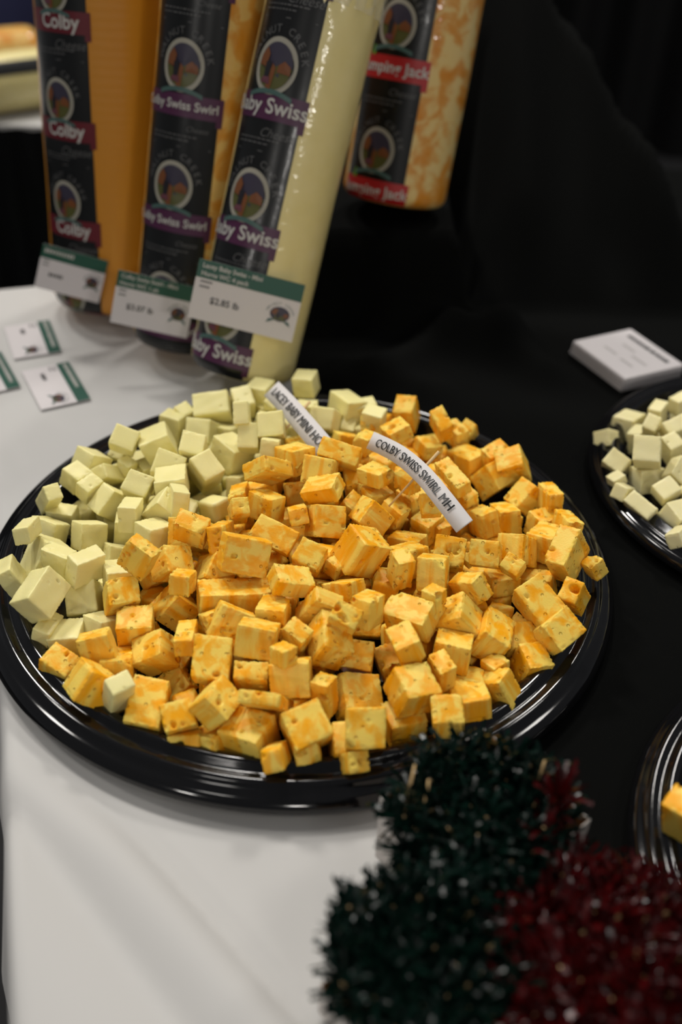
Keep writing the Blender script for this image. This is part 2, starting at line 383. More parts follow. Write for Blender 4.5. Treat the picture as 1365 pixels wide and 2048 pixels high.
# ---------------------------------------------------------------- cheese cubes
# kind (o/p orange or pale heap, w white tray, s other tray, c crumb; capitals lie underneath), centre mm, quaternion, size mm
CUBES = '''
p -150.4 64.4 32.9 0.086 -0.355 -0.884 0.291 20.7 18.0 18.0
p -154.8 39.7 38.6 0.209 -0.242 -0.945 -0.074 14.3 13.8 17.1
p -139.1 55.2 29.0 0.462 -0.378 -0.788 0.152 11.3 21.7 19.0
p -125.3 63.4 32.1 0.126 -0.274 -0.953 0.029 10.8 10.8 10.8
p -107.2 17.9 48.8 0.099 -0.142 -0.923 -0.343 16.9 15.0 18.9
p -127.8 18.3 34.4 0.342 -0.345 0.862 0.142 19.4 14.0 18.0
p -142.4 26.3 39.7 0.182 -0.269 -0.934 -0.150 10.8 13.9 16.7
p -107.8 -7.7 44.6 0.008 -0.048 -0.995 0.092 12.3 16.3 18.0
p -159.2 15.4 21.7 0.012 0.084 0.996 0.022 18.8 11.6 18.0
p -166.3 15.0 38.3 0.316 -0.421 -0.844 -0.103 11.2 10.8 27.3
p -163.4 -39.3 54.7 0.081 0.028 0.984 -0.156 10.8 21.0 10.8
p -163.2 -7.7 26.9 0.353 -0.513 0.728 0.287 19.3 18.7 17.5
p -135.8 -9.9 28.5 0.104 0.435 0.858 -0.254 17.8 18.1 18.0
p -111.9 0.5 24.9 0.037 0.651 0.743 -0.151 18.7 19.5 19.4
p -114.5 -24.6 21.3 0.115 0.512 0.788 -0.323 18.5 18.0 18.5
p -155.7 -41.2 32.9 0.315 0.346 0.833 0.294 27.3 27.3 18.0
p -170.3 -59.5 35.7 0.332 -0.547 -0.632 0.438 16.6 18.5 10.8
p -143.5 -50.7 40.8 0.499 -0.417 0.646 0.400 18.1 18.8 12.0
p -125.7 -57.4 43.1 0.066 -0.387 -0.917 0.062 11.6 20.8 18.2
o -90.4 -67.4 60.5 0.221 -0.220 -0.948 0.066 18.7 10.8 20.6
p -126.9 72.9 47.6 0.132 -0.106 -0.938 -0.301 17.7 15.7 17.3
p -105.5 79.2 42.0 0.176 0.595 0.781 0.067 27.3 21.7 18.0
p -96.5 133.6 31.2 0.157 -0.358 -0.914 -0.104 11.6 11.6 18.0
p -102.4 122.7 27.0 0.031 -0.176 -0.981 0.079 16.9 15.8 24.1
p -74.4 141.2 33.7 0.066 -0.067 0.962 0.255 27.3 19.6 20.2
p -52.3 150.3 34.4 0.125 -0.573 -0.800 -0.128 19.0 15.7 18.7
p -78.4 114.2 29.2 0.006 0.087 0.935 -0.345 18.7 27.3 18.6
p -76.7 58.3 52.9 0.046 -0.087 -0.961 -0.258 16.8 16.4 18.0
p -67.5 46.6 42.3 0.218 -0.375 -0.872 -0.227 19.1 15.8 27.3
p -53.4 75.9 37.3 0.088 -0.388 -0.914 0.072 25.1 17.9 20.1
p -44.8 77.5 69.1 0.028 -0.046 0.917 0.396 10.8 16.3 18.1
p -93.3 49.5 41.1 0.155 0.628 0.646 -0.406 27.3 20.5 18.5
p -86.5 24.2 46.0 0.094 0.653 0.751 -0.037 24.1 20.6 18.0
p -87.6 -0.3 44.6 0.298 -0.728 -0.581 0.208 18.7 17.8 18.7
p -79.2 3.3 49.2 0.073 0.119 -0.970 0.201 10.8 27.3 18.0
p -107.7 68.6 24.8 0.087 0.499 0.862 0.002 17.8 18.0 18.0
p -137.7 90.3 24.1 0.090 -0.162 -0.941 -0.282 10.8 10.8 10.8
p -64.1 122.1 20.8 0.009 0.118 0.972 -0.203 18.0 17.9 18.0
p -47.5 50.5 25.5 0.036 0.079 0.962 -0.259 10.8 18.4 18.0
p -5.2 172.5 40.3 0.077 0.131 0.988 0.025 17.1 16.0 17.2
p -10.3 161.4 16.7 0.056 0.419 0.906 -0.028 18.4 18.0 18.0
p 27.6 144.6 37.1 0.001 -0.479 -0.868 0.133 27.3 18.0 18.2
p 40.2 142.8 35.1 0.052 -0.576 -0.814 -0.059 11.7 18.0 18.1
p 47.2 107.9 48.9 0.017 -0.165 -0.986 -0.013 15.4 14.7 18.1
p 11.8 119.9 40.0 0.032 -0.091 -0.937 0.335 18.0 27.3 16.5
p -2.9 128.2 42.9 0.033 -0.151 -0.979 0.136 10.8 12.2 10.8
p 29.0 129.4 26.1 0.016 -0.117 -0.976 -0.183 10.8 12.0 17.9
p -40.1 164.3 34.6 0.032 0.197 0.980 -0.013 18.0 18.2 18.3
p -38.4 157.6 23.3 0.055 -0.359 -0.927 -0.091 13.2 10.8 18.9
p -29.8 169.7 16.3 0.015 0.394 0.918 -0.035 18.0 10.8 18.0
p -28.9 144.9 35.7 0.109 -0.306 -0.914 -0.242 10.8 10.8 18.5
p -24.4 73.5 63.0 0.038 -0.053 0.929 0.364 18.1 17.4 17.9
p -24.0 55.6 54.0 0.026 -0.057 -0.970 0.235 12.8 18.5 18.2
p -39.4 68.9 55.7 0.011 -0.002 0.928 0.372 14.5 18.3 18.9
o -6.0 41.2 58.0 0.099 0.454 0.876 -0.127 23.1 19.6 18.0
o 23.5 37.7 66.1 0.029 -0.152 -0.922 -0.354 27.3 13.2 17.8
o 27.4 94.9 34.6 0.049 0.558 0.796 -0.229 16.3 18.0 18.0
o 44.3 108.2 43.7 0.096 0.037 0.931 0.349 10.8 10.8 18.9
o 51.8 133.3 26.9 0.102 0.165 0.968 -0.160 18.0 19.3 18.0
o 40.7 63.8 58.1 0.034 -0.253 -0.962 0.095 11.5 17.7 13.2
o -22.2 18.8 63.8 0.346 0.004 0.882 0.320 19.6 10.8 27.3
o -22.2 -1.3 50.2 0.000 0.343 0.928 -0.147 19.7 14.5 18.0
o -2.8 26.6 40.1 0.512 -0.851 -0.118 0.001 18.1 17.8 18.0
o 11.0 23.5 61.2 0.024 -0.122 -0.945 0.302 20.0 18.6 18.8
o 13.6 3.3 61.7 0.212 0.131 0.968 0.016 23.0 17.1 11.6
o 36.3 34.0 44.6 0.008 0.649 0.758 0.060 20.1 18.0 18.3
o 47.3 18.7 63.3 0.073 0.329 0.940 -0.058 18.6 15.8 10.8
o 47.4 17.3 44.4 0.015 -0.513 -0.855 0.077 19.0 18.2 18.0
o -1.4 -13.4 53.3 0.490 -0.861 -0.137 -0.009 11.9 10.8 18.0
o -5.7 34.7 59.0 0.065 -0.295 -0.934 -0.189 10.8 10.8 10.8
o -39.6 11.1 44.5 0.121 -0.011 0.986 -0.115 12.0 21.5 18.0
o 30.5 9.0 43.4 0.205 -0.263 -0.938 -0.092 10.8 14.8 18.9
o 72.9 142.1 34.1 0.071 0.135 0.968 0.198 15.8 17.0 27.3
o 62.8 85.6 54.4 0.157 0.542 0.820 0.094 19.3 17.1 10.8
o 95.9 105.6 48.8 0.101 -0.512 -0.813 -0.256 18.4 10.8 20.3
o 87.2 99.0 32.9 0.050 -0.510 -0.855 0.087 17.8 14.9 10.8
o 109.9 119.7 30.9 0.010 0.503 0.859 0.092 18.0 10.8 18.2
o 118.8 124.1 32.0 0.012 0.340 0.887 0.313 10.8 10.8 16.5
o 116.5 95.1 23.3 0.093 0.436 0.895 -0.024 25.3 18.4 18.8
o 134.8 90.2 32.9 0.031 -0.467 -0.875 -0.125 12.3 18.4 18.1
o 98.8 32.0 54.2 0.013 0.489 0.854 0.177 27.3 10.8 10.8
o 67.5 14.1 61.8 0.037 0.429 0.903 -0.015 15.4 10.8 11.2
o 58.8 2.1 44.3 0.152 -0.336 -0.929 0.028 16.3 11.9 18.0
o 74.3 22.8 40.3 0.069 0.469 0.880 0.038 18.0 18.0 18.0
o 80.2 -15.2 65.5 0.216 -0.604 -0.709 -0.294 13.7 12.4 14.0
o 81.8 4.0 33.7 0.003 -0.320 -0.947 -0.014 14.9 18.1 18.0
o 132.3 72.4 25.6 0.560 -0.026 0.700 0.441 22.0 19.9 17.9
o 145.9 75.3 35.0 0.222 -0.023 0.960 0.168 18.9 18.0 27.3
o 153.3 48.4 27.0 0.240 0.462 0.810 0.271 17.0 20.4 19.3
o 166.3 35.5 35.4 0.099 0.637 0.761 -0.070 22.4 10.8 18.0
o 160.7 21.1 25.5 0.043 -0.497 -0.866 0.038 14.1 19.0 18.0
o 171.6 2.2 37.4 0.057 0.642 0.750 -0.150 25.3 10.8 18.0
o 166.2 -29.9 41.9 0.160 0.277 0.924 0.211 14.4 27.1 27.3
o 157.9 -6.0 31.7 0.072 0.289 0.950 -0.095 18.0 22.5 18.7
o 184.2 -32.3 34.4 0.175 0.481 0.848 0.134 10.8 10.8 14.2
o 137.2 -21.0 36.4 0.071 0.287 0.882 -0.368 18.0 27.3 18.6
o 151.0 -33.5 18.4 0.136 0.179 0.973 -0.046 21.4 13.3 18.0
o 130.1 -47.3 45.5 0.006 0.314 0.891 0.327 12.6 10.8 14.8
o 114.5 -38.3 47.1 0.095 0.092 0.913 0.386 18.1 16.2 19.6
o 120.2 16.7 29.6 0.163 0.506 0.845 -0.052 19.1 13.4 18.1
o 137.8 32.2 20.7 0.162 0.635 0.748 -0.103 27.3 14.4 18.0
o 127.1 10.0 13.2 0.072 0.134 0.973 -0.171 18.0 17.3 18.0
o 141.8 29.3 19.8 0.006 -0.297 -0.905 -0.303 10.8 10.8 18.0
o 107.9 34.2 37.8 0.011 -0.430 -0.888 -0.161 18.0 10.8 15.6
p -147.1 -79.9 40.0 0.311 0.165 0.935 0.037 19.2 25.8 19.2
p -127.3 -62.7 21.3 0.080 -0.083 0.932 0.344 19.0 20.1 18.9
p -130.9 -92.5 16.7 0.055 -0.018 0.998 -0.012 18.7 18.4 18.0
p -143.3 -90.1 22.3 0.119 -0.090 -0.988 0.050 10.9 20.0 12.4
p -110.7 -87.1 19.9 0.075 0.344 0.908 -0.227 19.0 18.0 18.0
p -106.6 -56.0 33.5 0.021 0.547 0.828 -0.118 18.7 18.0 17.9
o -101.0 -77.2 38.3 0.263 -0.567 -0.775 -0.094 16.3 18.5 23.6
o -90.1 -94.7 31.0 0.054 -0.662 -0.746 -0.037 17.5 20.8 18.8
o -106.6 -116.0 33.5 0.130 -0.052 0.974 -0.179 18.2 12.8 20.2
o -129.2 -117.8 21.6 0.158 -0.217 -0.954 -0.134 18.5 14.6 18.7
o -106.6 -138.1 29.8 0.089 -0.449 -0.797 0.394 18.3 18.7 19.3
p -90.0 -145.3 30.7 0.159 -0.431 -0.886 -0.067 10.8 13.9 27.3
o -96.7 -117.5 20.9 0.030 -0.033 0.974 -0.221 18.0 25.2 18.3
p -90.9 -22.6 39.9 0.045 0.381 0.911 -0.155 18.1 18.2 17.8
o -63.8 -39.3 60.1 0.094 -0.126 -0.975 -0.159 20.0 12.9 18.4
o -68.2 -20.8 40.7 0.136 0.046 0.914 0.380 18.9 18.7 27.3
o -46.1 -39.2 53.1 0.088 0.058 0.960 -0.258 10.8 27.3 18.8
o -30.6 -59.3 58.2 0.451 -0.877 0.002 0.163 27.3 21.5 20.0
o -14.5 -34.7 53.4 0.104 -0.192 -0.920 -0.326 26.7 16.0 15.8
o -11.9 1.4 33.5 0.016 -0.514 -0.857 0.014 12.5 18.0 18.0
o -74.3 -55.7 46.2 0.362 -0.514 -0.776 0.045 17.7 19.0 18.8
o -63.5 -80.5 53.8 0.003 -0.089 -0.970 0.224 12.3 17.3 12.3
o -58.0 -16.6 18.7 0.097 -0.390 -0.915 -0.016 18.0 18.0 18.0
o -49.4 -54.7 38.7 0.404 0.246 0.870 0.137 25.2 18.0 18.0
o -35.2 -76.8 38.4 0.037 0.626 0.774 -0.094 20.1 41.9 18.4
o -1.8 -78.3 55.4 0.157 -0.569 -0.799 0.117 15.4 23.1 11.2
o -71.4 -72.4 25.5 0.350 -0.233 0.907 -0.019 19.7 19.2 19.2
o -34.2 -102.5 42.7 0.010 0.600 0.723 -0.341 13.2 21.4 20.6
o -18.0 -117.7 47.2 0.059 -0.053 -0.967 0.244 21.4 18.6 18.6
o -10.9 -94.3 42.7 0.008 0.079 0.986 -0.150 16.9 21.1 18.0
o -58.1 -111.4 40.3 0.020 -0.040 0.992 -0.115 10.8 23.3 10.8
o -45.2 -98.5 41.3 0.242 0.481 0.831 -0.135 12.2 10.8 10.8
o 0.8 -109.1 37.0 0.053 0.326 0.932 -0.149 10.8 10.8 18.0
o -37.8 -17.8 58.4 0.061 0.104 -0.930 -0.348 10.8 10.8 27.3
o 15.7 -11.1 47.0 0.429 -0.889 -0.053 0.153 20.9 20.4 22.2
o 44.5 -11.8 52.3 0.376 0.452 0.788 0.182 24.8 17.0 18.9
o 38.1 -44.8 51.5 0.172 -0.498 -0.831 0.178 21.3 21.6 24.9
o 61.5 -63.3 54.2 0.049 -0.565 -0.823 0.018 13.5 11.7 21.7
o 8.0 -55.0 54.3 0.074 -0.198 -0.931 -0.297 16.8 15.0 20.5
o 23.6 -49.7 42.9 0.077 -0.333 -0.940 0.011 10.8 10.8 10.8
o 29.6 -74.2 41.7 0.155 0.229 0.921 -0.274 18.0 18.8 18.0
o 68.0 -20.4 34.8 0.037 0.204 0.964 -0.166 21.3 18.0 18.0
o 68.2 -42.5 43.9 0.160 0.466 0.856 -0.155 19.0 18.6 18.0
o 87.7 5.6 30.2 0.043 -0.477 -0.878 -0.007 18.0 10.8 18.0
o 80.9 -61.2 50.3 0.035 0.115 0.954 -0.275 16.7 22.7 20.3
o 80.0 -88.2 51.8 0.062 0.350 0.933 -0.061 10.8 10.9 18.0
o 66.8 -95.2 46.7 0.113 0.254 0.955 0.099 26.8 17.9 18.0
o 41.9 -99.3 54.5 0.034 0.317 0.936 -0.146 13.6 15.7 18.0
o 14.8 -90.9 45.5 0.521 0.067 0.846 0.091 27.3 11.3 18.0
o 29.8 -112.8 61.2 0.082 -0.202 -0.924 -0.313 15.9 11.7 17.9
o 43.0 -79.2 25.6 0.051 0.023 0.938 0.343 18.0 18.0 17.9
o 75.4 -88.7 21.1 0.062 0.317 0.937 -0.131 18.0 18.0 18.0
o 60.5 -93.8 27.7 0.225 0.578 0.761 -0.188 11.0 18.0 18.0
o 18.0 -59.3 27.4 0.117 0.565 0.769 -0.276 18.3 18.0 18.0
o 92.7 -36.2 44.4 0.023 0.085 0.947 0.309 19.2 18.8 18.2
o 104.5 -36.8 44.7 0.056 -0.383 -0.876 -0.287 10.8 10.8 15.0
o 102.6 -69.9 46.9 0.288 0.348 0.892 -0.021 21.2 11.6 16.3
o 126.5 -37.2 24.4 0.064 0.594 0.797 -0.085 19.1 18.8 12.0
o 94.7 -89.3 40.1 0.336 0.086 0.937 0.029 18.9 20.4 21.6
o 113.9 -92.8 31.3 0.143 -0.755 -0.601 0.222 27.3 18.9 18.0
o 90.1 -110.6 35.6 0.029 -0.112 -0.986 0.121 20.5 18.3 18.1
o 143.8 -72.0 37.3 0.080 -0.445 -0.845 -0.287 27.3 18.4 27.3
o 164.8 -66.5 40.0 0.116 0.278 0.907 0.294 11.8 14.0 27.3
o 152.5 -90.3 34.3 0.197 -0.384 -0.866 -0.252 18.5 20.7 18.2
o 139.6 -71.1 16.6 0.007 0.359 0.888 0.288 21.5 8.2 11.5
o 143.6 -67.8 5.1 0.276 0.520 0.808 -0.021 18.0 18.0 10.8
o 132.0 -84.7 18.9 0.132 -0.618 -0.774 -0.038 18.4 19.0 18.8
o 137.3 -101.5 17.9 0.123 -0.586 -0.800 0.025 18.1 16.7 19.8
c 151.5 -115.7 16.8 0.201 0.302 0.928 -0.086 4.9 9.5 4.3
o 115.5 -111.9 22.4 0.060 0.408 0.911 0.010 11.2 12.2 18.0
o 98.0 -119.3 23.6 0.044 0.176 0.968 -0.170 20.1 19.5 7.5
o 102.1 -93.4 19.5 0.004 -0.353 -0.916 -0.193 18.0 18.0 18.5
o 116.0 -125.2 22.0 0.307 0.298 0.903 -0.046 18.8 14.0 18.9
o -76.5 -110.2 26.4 0.275 -0.012 0.953 0.126 21.1 18.0 18.5
o -74.8 -146.2 23.2 0.035 -0.075 -0.980 -0.183 19.7 27.3 15.4
o -65.5 -106.6 11.8 0.080 -0.162 -0.973 -0.144 10.8 18.0 18.8
o -56.0 -158.2 27.9 0.179 -0.541 -0.799 -0.194 15.0 16.8 18.3
o -36.3 -154.8 36.6 0.246 -0.789 -0.510 0.239 21.2 17.2 16.2
o -51.4 -164.4 17.1 0.077 0.005 0.951 -0.299 17.1 18.0 10.8
o -38.6 -163.9 17.7 0.132 0.244 0.932 -0.232 18.0 18.0 11.1
o -41.1 -128.0 39.8 0.214 -0.682 -0.680 -0.164 23.8 20.5 18.6
o -64.8 -118.8 10.2 0.284 -0.337 -0.836 0.327 18.0 10.8 18.0
o -19.9 -132.0 31.9 0.146 -0.686 -0.697 -0.152 10.8 18.7 25.1
o -18.3 -164.4 22.6 0.084 0.223 0.971 -0.005 24.1 21.3 20.6
o 21.6 -110.0 41.0 0.206 -0.634 -0.737 0.113 26.3 18.5 19.7
o 3.2 -110.1 42.1 0.111 -0.293 -0.934 -0.170 14.4 10.8 22.6
o 1.5 -134.3 35.5 0.073 0.054 0.952 -0.293 21.9 18.6 18.9
o -2.5 -135.2 53.4 0.061 0.365 0.919 -0.134 10.8 10.8 10.8
o 37.4 -110.5 28.9 0.014 0.074 0.947 0.313 18.0 16.7 18.6
o 58.2 -108.1 22.2 0.063 0.576 0.811 0.081 18.0 18.0 17.8
o 19.9 -142.2 30.8 0.044 0.220 0.971 -0.083 10.8 11.7 22.7
o 11.0 -165.3 30.9 0.176 -0.497 -0.834 -0.164 20.8 21.6 24.7
o -3.5 -182.5 29.1 0.167 0.025 0.936 -0.310 10.8 19.9 11.4
o 12.3 -176.2 25.6 0.130 0.015 0.936 -0.326 13.1 12.7 10.8
o 33.0 -165.1 18.5 0.103 -0.659 -0.743 -0.053 18.7 18.0 19.4
o 37.8 -133.2 20.4 0.209 -0.616 -0.759 -0.025 22.3 22.4 18.0
o 41.5 -167.9 36.1 0.279 -0.648 -0.671 -0.228 20.8 20.4 18.7
o -11.4 -155.7 40.1 0.019 -0.094 -0.884 0.458 22.0 25.5 7.1
o 0.9 -143.4 19.8 0.030 0.213 0.949 -0.230 18.0 18.0 18.0
o 36.1 -180.6 23.7 0.282 0.463 0.770 -0.337 15.1 10.8 10.8
o 63.3 -122.8 51.0 0.130 0.581 0.794 0.119 18.9 14.4 17.8
o 66.1 -144.2 39.8 0.122 -0.556 -0.822 0.016 21.6 20.4 18.9
o 62.6 -149.2 19.3 0.023 -0.567 -0.821 -0.066 18.0 20.5 22.0
o 85.0 -156.0 31.4 0.095 -0.675 -0.720 -0.129 16.4 16.9 27.3
o 95.0 -128.2 13.9 0.067 0.446 0.892 -0.032 18.0 10.8 18.0
o 98.1 -134.9 25.2 0.152 0.653 0.737 -0.083 27.3 20.2 13.4
o 82.6 -128.9 38.0 0.004 -0.527 -0.848 -0.046 14.9 10.8 18.3
w 227.1 138.5 19.5 0.398 0.126 0.831 0.368 14.5 13.0 13.7
w 249.0 163.0 17.7 0.020 0.353 0.933 -0.066 18.3 21.9 18.6
w 270.1 162.4 28.9 0.073 0.316 0.945 0.031 10.8 16.3 18.0
w 289.2 169.6 35.7 0.070 0.476 0.875 0.052 10.8 18.3 13.9
w 227.0 101.2 21.4 0.012 -0.356 -0.878 -0.321 16.5 14.2 22.4
w 241.4 85.1 43.9 0.141 0.122 0.917 0.354 18.6 18.9 18.9
w 246.0 86.6 19.8 0.164 0.581 0.785 -0.138 18.1 18.8 17.8
w 264.9 104.5 35.4 0.036 -0.521 -0.826 -0.214 13.3 12.0 22.0
w 265.9 78.9 30.2 0.441 0.356 0.821 0.069 13.2 17.8 18.3
w 252.0 60.0 28.7 0.022 -0.496 -0.838 -0.225 14.2 15.5 11.2
w 233.4 49.1 21.2 0.021 0.410 0.851 0.327 21.7 10.9 17.0
w 256.4 41.3 20.3 0.584 -0.127 0.753 0.273 15.5 16.8 18.0
w 252.3 17.8 21.9 0.273 0.271 0.904 -0.187 10.8 19.7 10.8
w 223.8 64.1 23.4 0.086 -0.320 -0.915 0.232 10.8 18.7 10.8
w 224.7 79.8 18.0 0.164 0.545 0.817 0.092 10.8 10.8 19.0
w 255.8 128.8 38.6 0.058 0.295 0.896 0.326 10.8 12.2 17.9
w 271.0 121.9 41.5 0.082 -0.525 -0.791 -0.302 11.9 18.5 18.4
w 251.8 139.8 19.6 0.129 0.275 0.951 -0.059 10.8 18.7 18.0
s 194.4 -217.4 36.9 0.091 0.342 0.933 0.071 21.4 14.6 27.3
O 4.6 10.4 15.1 0.973 0.000 0.000 0.229 14.4 15.6 17.2
O 13.2 12.2 44.4 0.953 0.093 0.087 0.275 15.7 13.5 13.8
O -13.0 8.3 30.3 0.710 0.053 -0.047 0.700 14.1 15.3 17.0
O 5.5 -6.6 14.5 0.653 0.000 0.000 0.758 14.8 16.2 16.0
O -2.5 -8.4 28.7 0.995 0.013 0.089 0.043 16.1 16.1 15.1
O -7.2 45.4 16.3 0.292 -0.020 0.011 0.956 15.7 14.6 17.0
O -3.8 49.0 36.4 0.959 0.054 0.089 0.262 17.0 14.0 16.0
O -21.3 44.2 37.4 0.988 0.090 0.120 0.030 14.4 14.6 14.3
O -21.3 18.8 14.9 0.278 0.000 0.000 0.961 15.4 16.7 16.7
O -39.4 6.8 25.1 0.575 -0.054 -0.057 0.815 15.5 17.2 17.1
O -28.4 27.5 39.7 0.860 -0.123 -0.034 0.494 16.7 17.3 15.6
O -20.8 -8.7 30.1 0.539 0.041 -0.043 0.840 14.4 14.2 17.5
O -30.1 -24.3 36.3 0.177 -0.123 0.045 0.975 15.1 14.8 15.3
O -17.1 -21.6 18.2 0.481 0.082 0.009 0.873 14.1 15.1 16.0
O -18.0 -39.3 32.5 0.788 -0.092 -0.016 0.609 16.1 13.7 14.5
O 2.9 -29.2 13.9 0.411 0.000 0.000 0.912 16.3 14.7 14.8
O 2.2 -24.9 29.3 0.583 -0.008 -0.077 0.809 14.9 16.7 17.3
O 27.2 -24.0 30.7 0.274 0.071 0.102 0.954 14.0 14.4 16.4
O 23.4 5.2 15.2 0.207 0.000 0.000 0.978 15.6 15.6 17.4
O 40.0 4.5 29.4 0.832 -0.002 0.102 0.546 14.1 14.3 16.4
O 24.4 30.4 14.4 0.040 0.000 0.000 0.999 14.1 15.5 15.8
O 18.7 24.1 29.5 0.486 -0.018 -0.100 0.868 16.1 13.7 13.8
O 15.7 36.1 43.9 0.336 -0.013 0.030 0.941 15.3 14.3 13.7
P -51.8 47.1 14.0 0.862 0.000 0.000 0.507 16.5 16.3 15.0
P -43.5 28.0 18.4 0.621 0.030 -0.006 0.784 17.1 17.3 13.7
P -57.7 12.2 14.9 0.832 0.000 0.000 0.555 15.8 13.8 16.7
P -58.3 17.1 32.9 0.319 -0.111 0.083 0.938 16.7 13.7 14.0
O -45.1 -12.1 33.7 0.109 0.001 0.113 0.988 17.1 16.3 14.6
O -34.3 -38.6 30.4 0.834 -0.041 -0.074 0.546 13.9 16.4 13.7
O -26.6 -56.5 30.9 0.976 -0.063 -0.101 0.184 14.4 16.4 17.2
O -2.4 -52.1 32.9 0.970 -0.076 0.026 0.228 14.5 16.7 15.0
O 14.7 -38.1 36.9 0.981 -0.100 0.128 0.103 15.6 17.2 17.1
O 35.0 -48.8 26.8 0.533 0.058 -0.103 0.838 16.9 16.8 15.8
O 53.9 -25.0 14.5 0.528 0.000 0.000 0.849 16.1 14.7 14.4
O 44.4 -25.5 33.2 0.189 0.067 -0.072 0.977 15.9 13.7 17.0
O 54.3 -6.0 22.0 0.699 -0.112 0.034 0.705 14.6 14.2 15.2
O 56.1 14.2 26.4 0.269 0.082 0.033 0.959 16.7 16.9 14.8
O 41.7 44.2 28.8 0.779 -0.050 -0.080 0.620 15.5 14.7 13.8
O 52.2 47.7 51.2 0.884 0.080 0.040 0.460 13.6 14.4 14.6
O 18.1 55.2 14.6 0.628 0.000 0.000 0.779 14.1 16.5 16.2
O 18.5 54.2 52.4 0.996 0.078 -0.046 0.023 13.9 14.1 16.8
O -5.9 69.9 46.8 0.958 -0.058 0.019 0.280 15.5 14.8 14.7
P -30.4 56.0 13.9 0.263 0.000 0.000 0.965 17.4 17.4 14.8
P -30.3 78.4 29.6 0.088 0.119 -0.026 0.989 15.4 15.6 13.8
P -30.3 59.5 31.9 0.974 -0.107 -0.100 0.170 15.5 15.9 15.6
P -70.0 -22.0 14.5 0.540 0.000 0.000 0.842 13.8 13.9 16.1
O -69.1 -43.0 13.8 0.911 0.000 0.000 0.413 14.7 17.0 14.6
O -71.0 -42.5 28.2 0.085 0.112 -0.045 0.989 15.8 13.5 14.8
O -33.1 -86.1 17.9 0.551 -0.037 -0.135 0.823 17.2 17.0 14.5
O -12.0 -81.8 15.0 0.210 0.000 0.000 0.978 16.7 13.6 17.0
O -6.3 -70.2 31.0 0.753 -0.022 0.068 0.654 14.3 16.0 16.5
O 16.8 -78.6 14.1 0.901 0.000 0.000 0.434 17.2 15.8 15.3
O 11.0 -77.8 29.2 0.531 -0.100 0.063 0.839 14.2 15.5 15.0
O 47.2 -59.4 14.7 0.510 0.000 0.000 0.860 13.9 13.7 16.3
O 54.0 -57.0 34.1 0.102 0.079 0.005 0.992 16.1 15.6 15.5
O 53.0 -42.3 24.5 0.630 0.031 0.002 0.776 13.6 14.8 16.5
O 70.5 -45.7 22.8 0.989 0.118 -0.091 0.022 15.4 17.0 15.4
O 89.6 -2.4 15.0 0.788 0.000 0.000 0.615 15.2 13.8 17.0
O 92.1 -21.1 24.0 0.984 0.096 -0.049 0.143 15.0 14.5 17.2
O 87.1 15.7 15.0 0.836 0.000 0.000 0.548 16.2 17.3 13.7
O 94.8 17.3 31.4 0.927 0.143 0.048 0.344 16.4 13.9 15.3
O 74.9 32.7 15.5 0.996 0.000 0.000 0.092 14.4 14.9 13.9
O 75.6 42.9 30.5 0.001 0.040 -0.091 -0.995 14.7 15.3 14.9
O 61.4 54.3 14.9 0.005 0.000 0.000 1.000 14.8 13.8 16.8
O 60.8 54.6 33.3 0.183 -0.058 0.061 0.980 15.8 17.0 16.9
O 50.7 75.1 33.2 0.714 -0.074 -0.058 0.694 17.3 16.2 17.4
O 35.3 59.1 43.3 0.582 0.050 0.040 0.810 13.7 16.1 15.9
P -2.7 85.0 33.5 0.150 -0.105 0.069 0.981 14.8 14.4 17.4
P -36.4 82.8 14.3 0.863 0.000 0.000 0.505 15.9 15.6 15.6
P -20.5 94.0 30.0 0.659 0.055 -0.014 0.750 14.8 16.4 15.1
P -25.2 89.9 47.1 0.953 -0.016 -0.023 0.301 17.3 14.7 17.1
P -51.5 70.3 14.9 0.895 0.000 0.000 0.446 15.2 15.2 16.9
P -49.7 65.5 19.6 0.827 0.084 0.039 0.554 15.2 14.3 14.5
P -71.6 39.9 14.7 0.371 0.000 0.000 0.929 13.8 14.8 16.4
P -66.3 58.7 20.6 0.590 0.064 -0.060 0.803 14.5 13.8 15.5
P -76.5 22.1 14.4 0.880 0.000 0.000 0.474 16.6 14.5 15.8
P -78.5 17.1 28.4 0.101 0.126 -0.010 0.987 14.6 15.5 16.2
P -91.0 2.7 15.1 0.211 0.000 0.000 0.977 15.3 17.2 17.3
P -73.3 -1.9 21.5 0.147 0.084 -0.098 0.981 17.1 17.3 15.4
O -30.9 -107.3 14.6 0.772 0.000 0.000 0.636 15.9 17.2 16.3
O -47.7 -108.7 23.7 0.701 0.084 0.071 0.704 16.0 14.8 14.6
O -13.2 -100.7 23.1 0.513 0.113 -0.063 0.848 14.0 14.2 16.3
O 3.2 -91.3 14.1 0.252 0.000 0.000 0.968 17.4 17.0 15.3
O 15.9 -106.5 20.4 0.336 0.051 -0.005 0.940 17.3 15.2 16.4
O 60.4 -71.0 24.5 0.073 0.090 0.041 0.992 15.7 15.3 16.6
O 75.5 -74.6 34.9 0.065 0.120 0.052 0.989 14.3 16.6 14.8
O 88.4 -52.2 15.1 0.882 0.000 0.000 0.471 15.4 15.0 17.3
O 97.8 -44.8 23.3 0.989 0.052 0.099 0.100 14.0 16.6 16.6
O 110.2 -28.5 20.6 0.526 -0.064 0.079 0.844 17.4 14.7 14.2
O 107.3 -8.5 15.4 0.802 0.000 0.000 0.598 14.0 13.8 15.4
O 109.7 7.8 13.3 0.892 0.000 0.000 0.452 14.9 13.6 13.5
O 105.8 28.8 18.5 0.425 -0.106 0.080 0.895 17.3 15.7 15.2
O 93.2 43.6 14.8 0.924 0.000 0.000 0.383 16.9 17.2 16.5
O 94.5 45.9 34.3 0.950 0.036 0.000 0.309 17.4 14.5 14.0
